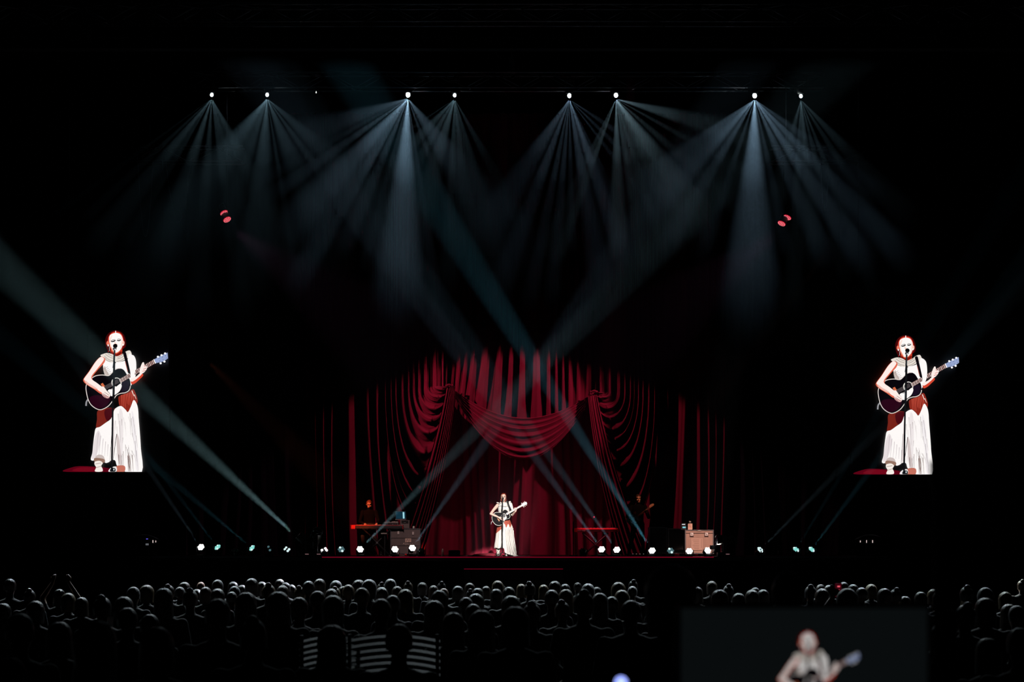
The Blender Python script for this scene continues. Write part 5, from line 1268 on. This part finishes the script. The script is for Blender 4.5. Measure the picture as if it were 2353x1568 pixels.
for bn, lst in bands.items():
    lst.sort(key=lambda q: q[0])
    for n_, (x, y, Y, s, hk, tone, i) in enumerate(lst):
        hw = WORD[hk] % tone if '%' in WORD[hk] else WORD[hk]
        hw = 'raised hands' if i == up_i else 'a raised phone' if i == ph_i else hw; act = ''
        lab = 'spectator with %s%s, %s from left, %s' % (hw, act, NUM[n_ + 1], bn)
        r = thing('person', lab, 'person', ((x - CX) * Y / F, Y, 0), rr_.uniform(-.22, .22), 'seated audience')
        r.scale = (s, s, s)
        kd = 'up' if i == up_i else 'phone' if i == ph_i else 'abc'[(i * 3 + i // 4) % 3]
        part('body', BODY[kd, 2 if i % 11 == 3 else 1 if i % 4 == 1 else 0], r)
        part('hair', hair_for(hk, tone, i % 2), r)
        if i == ph_i: ph_at = (r.location.x, Y, s)
# the phone in the raised hands, its screen showing the red stage
c = P(1926, 1357, ph_at[1] + .34); r = thing('phone', 'phone held up in the crowd with red picture on its screen', 'phone', c)
u = MB(); u.box((0, 0, 0), (.075, .009, .155), bev=.004); u.build('case', M_black, r)
u = MB(); u.box((0, -.0052, 0), (.068, .002, .145)); u.build('screen', emat('phone_dark', srgb(60, 6, 18), .7), r)
for z_, w_ in ((.04, .028), (.0, .018), (-.045, .034)):
    u = MB(); u.box((.004, -.0068, z_), (w_, .002, .016)); u.build('picture_spot', emat('phone_red', srgb(235, 90, 105), .9), r)

# two crew members standing in the dark behind the mixing position
def standing(b):
    b.loft([((0, 0, .92), .17, .12), ((0, 0, 1.05), .165, .115), ((0, -.01, 1.20), .17, .115), ((0, 0, 1.36), .20, .118), ((0, 0, 1.445), .19, .095), ((0, .005, 1.49), .10, .07)], 18)
    b.limb((0, 0, 1.46), (0, .015, 1.58), .058, .052); head(b, HC + Vector((0, 0, .47)), 1.0, RFACE)
    for sx in (-1, 1):
        sh, el, wr = Vector((sx * .20, 0, 1.42)), Vector((sx * .27, .03, 1.13)), Vector((sx * .24, .16, .90))
        b.chain([sh, el], [.062, .048]); b.chain([el, wr], [.048, .030]); hand(b, wr, (0, .3, -.95), (-sx, 0, 0), .18, .4, sx)
        b.chain([(sx * .09, 0, .92), (sx * .11, .02, .5), (sx * .12, -.01, .10)], [.10, .065, .046]); b.limb((sx * .12, -.03, .045), (sx * .13, .15, .035), .042, .034)
crew = MB(); standing(crew)
crew_me = skin_over(crew, 'body', .019, [M_cloth, M_skin2], lambda X_, Y_, Z_: 1 if Z_ > 1.56 or (.7 < Z_ < .89 and abs(X_) > .19) else 0, 4)
for x, ytop, Y, hk, lab in ((1812, 1313, 9.0, 'short', 'crew member standing in the dark behind the middle of the foreground monitor'), (1542, 1308, 7.0, 'curly', 'crew member standing in the dark at the left edge of the foreground monitor')):
    s = (CAMZ - (ytop - HY) * Y / F) / (TOP + .47)
    r = thing('person', lab, 'person', ((x - CX) * Y / F, Y, 0)); r.scale = (s, s, s)
    part('body', crew_me, r); h_ = part('hair', hair_for(hk, 'dark', 0), r); h_.location = (0, 0, .47)

# ------------------------------------------------------------------ slatted chairs standing empty among the near rows
M_slat = mat('pale_slat', (.30, .32, .34), .25, coat=.2)
def slat_chair(label, x, Y, wpx, ytop, ybot, n=6):
    c = P(x, ytop, Y); W_ = wpx * Y / F; zt = c.z; zb = P(x, ybot, Y).z
    r = thing('slatted_chair', label, 'chair', (c.x, Y, 0), 0, 'slatted chairs')
    for i in range(n):
        z = zt - (zt - zb) * i / (n - 1); u = MB(); k = 14
        pts = []
        for j in range(k + 1):
            t = -1 + 2 * j / k; pts.append((t * W_ / 2, .16 * t * t * -1 + .10, z - .03 * t * t))
        vs = []; fs = []
        for (px_, py_, pz_) in pts: vs += [(px_, py_ - .026, pz_ - .020), (px_, py_ + .026, pz_ - .006), (px_, py_ + .026, pz_ + .008), (px_, py_ - .026, pz_ - .008)]
        for j in range(k):
            for q in range(4): fs.append((j * 4 + q, j * 4 + (q + 1) % 4, j * 4 + 4 + (q + 1) % 4, j * 4 + 4 + q))
        fs += [(3, 2, 1, 0), (k * 4, k * 4 + 1, k * 4 + 2, k * 4 + 3)]
        u.add(vs, fs); u.build('slat', M_slat, r, fix=True)
    for sx in (-1, 1):
        u = MB(); u.tube([(sx * W_ * .47, -.05, zt + .02), (sx * W_ * .47, -.04, zb - .08), (sx * W_ * .45, -.10, .0)], .014, 8); u.build('leg', M_black, r, True)
        u = MB(); u.tube([(sx * W_ * .45, .42, zb - .12), (sx * W_ * .47, .50, 0)], .014, 8); u.build('leg', M_black, r, True)
    u = MB(); u.box((0, .20, zb - .10), (W_ * .92, .46, .035), bev=.012); u.build('seat', M_matt, r)
slat_chair('empty chair with curved pale slats in the middle foreground', 905, 12.9, 214, 1464, 1541)
slat_chair('empty chair with curved pale slats, left one in the foreground', 760, 13.2, 138, 1466, 1535)

# ------------------------------------------------------------------ mixing position right in front of the camera
M_mon = mat('monitor_black', (.010, .010, .011), .5)
my = 3.9; a_ = P(1555, 1388, my); b_ = P(2142, 1388, my); W_ = b_.x - a_.x; H_ = W_ * .60
r = thing('control_monitor', 'large out-of-focus monitor in the foreground showing the singer', 'monitor', ((a_.x + b_.x) / 2, my, 0))
zc = a_.z - H_ / 2
u = MB(); u.box((0, .03, zc), (W_, .05, H_), bev=.008); u.build('housing', M_mon, r)
u = MB(); u.box((0, .003, zc), (W_ - .02, .004, H_ - .02)); dsp = u.build('display', emat('monitor_glow', srgb(9, 12, 13), 1.0), r)
PX = lambda x, y: P(1857 + (x - 655) * .245, 1478 + (y - 268) * .245, my)
org = Vector(((a_.x + b_.x) / 2, my, 0))
picture(r, lambda x, y: PX(x, y) - org, .42, .00002, 1310)
u = MB(); u.cyl((0, .06, .02), (0, .06, zc), .03, n=12); u.build('post', M_mon, r)
u = MB(); u.cyl((0, .06, 0), (0, .06, .025), .26, n=28); u.build('foot', M_mon, r)
c = P(2166, 1400, 4.1)
r = thing('black_mast', 'tall black out-of-focus mast right of the foreground monitor', 'mast', (c.x, 4.1, 0))
zt1 = P(0, 930, 4.1).z; zt2 = P(0, 1080, 4.1).z
u = MB(); u.cyl((0, 0, .02), (.008, 0, zt2), .030, n=16); u.build('lower_tube', M_mon, r)
u = MB(); u.cyl((.002, 0, zt2), (-.003, 0, zt1), .019, n=16); u.build('upper_tube', M_mon, r)
u = MB(); u.cyl((.006, 0, zt2 - .05), (.006, 0, zt2 + .02), .034, n=16); u.build('collar', M_mon, r)
for q in (.5, 2.6, 4.7):
    u = MB(); u.tube([(0, 0, .35), (.34 * math.cos(q), .34 * math.sin(q), .012)], .014, 8); u.build('leg', M_mon, r)
c = P(1427, 1569, 3.6); r = thing('desk_lamp', 'small blue-white glowing lamp at the bottom edge of the picture', 'lamp', (c.x, 3.6, 0))
u = MB(); u.cyl((0, 0, .0), (0, 0, .02), .10, n=20); u.build('base', M_mon, r)
u = MB(); u.cyl((0, 0, .02), (0, 0, c.z - .02), .008, n=8); u.build('stem', M_mon, r)
u = MB(); u.ball((0, 0, c.z), .0115, 14, 10); u.build('bulb', emat('blue_led', (.30, .38, 1.0), 2.2), r, True)
# ------------------------------------------------------------------ haze over the stage, thinner towards the hall
m = []
for nm, dens in (('stage_haze', .0020), ('thin_haze', .0010)):
    q = bpy.data.materials.new(nm); q.use_nodes = True; nt = q.node_tree; nt.nodes.clear()
    o = nt.nodes.new('ShaderNodeOutputMaterial'); v = nt.nodes.new('ShaderNodeVolumeScatter')
    v.inputs['Color'].default_value = (.52, .80, 1, 1); v.inputs['Density'].default_value = dens
    v.inputs['Anisotropy'].default_value = 0.0
    nt.links.new(v.outputs[0], o.inputs['Volume']); m.append(q)
hz = MB(); hz.box((0, 53.2, 8.32), (37, 11.4, 13.36)); hz = hz.build('haze', m[0]); tag(hz, 'thin smoke haze hanging over the stage in the lamp beams', 'haze', kind='stuff')
hz = MB(); hz.box((0, 45.94, 9.9), (25, 3.1, 10.2)); hz = hz.build('haze', m[1]); tag(hz, 'thinner smoke haze in front of the stage over the pit', 'haze', kind='stuff')
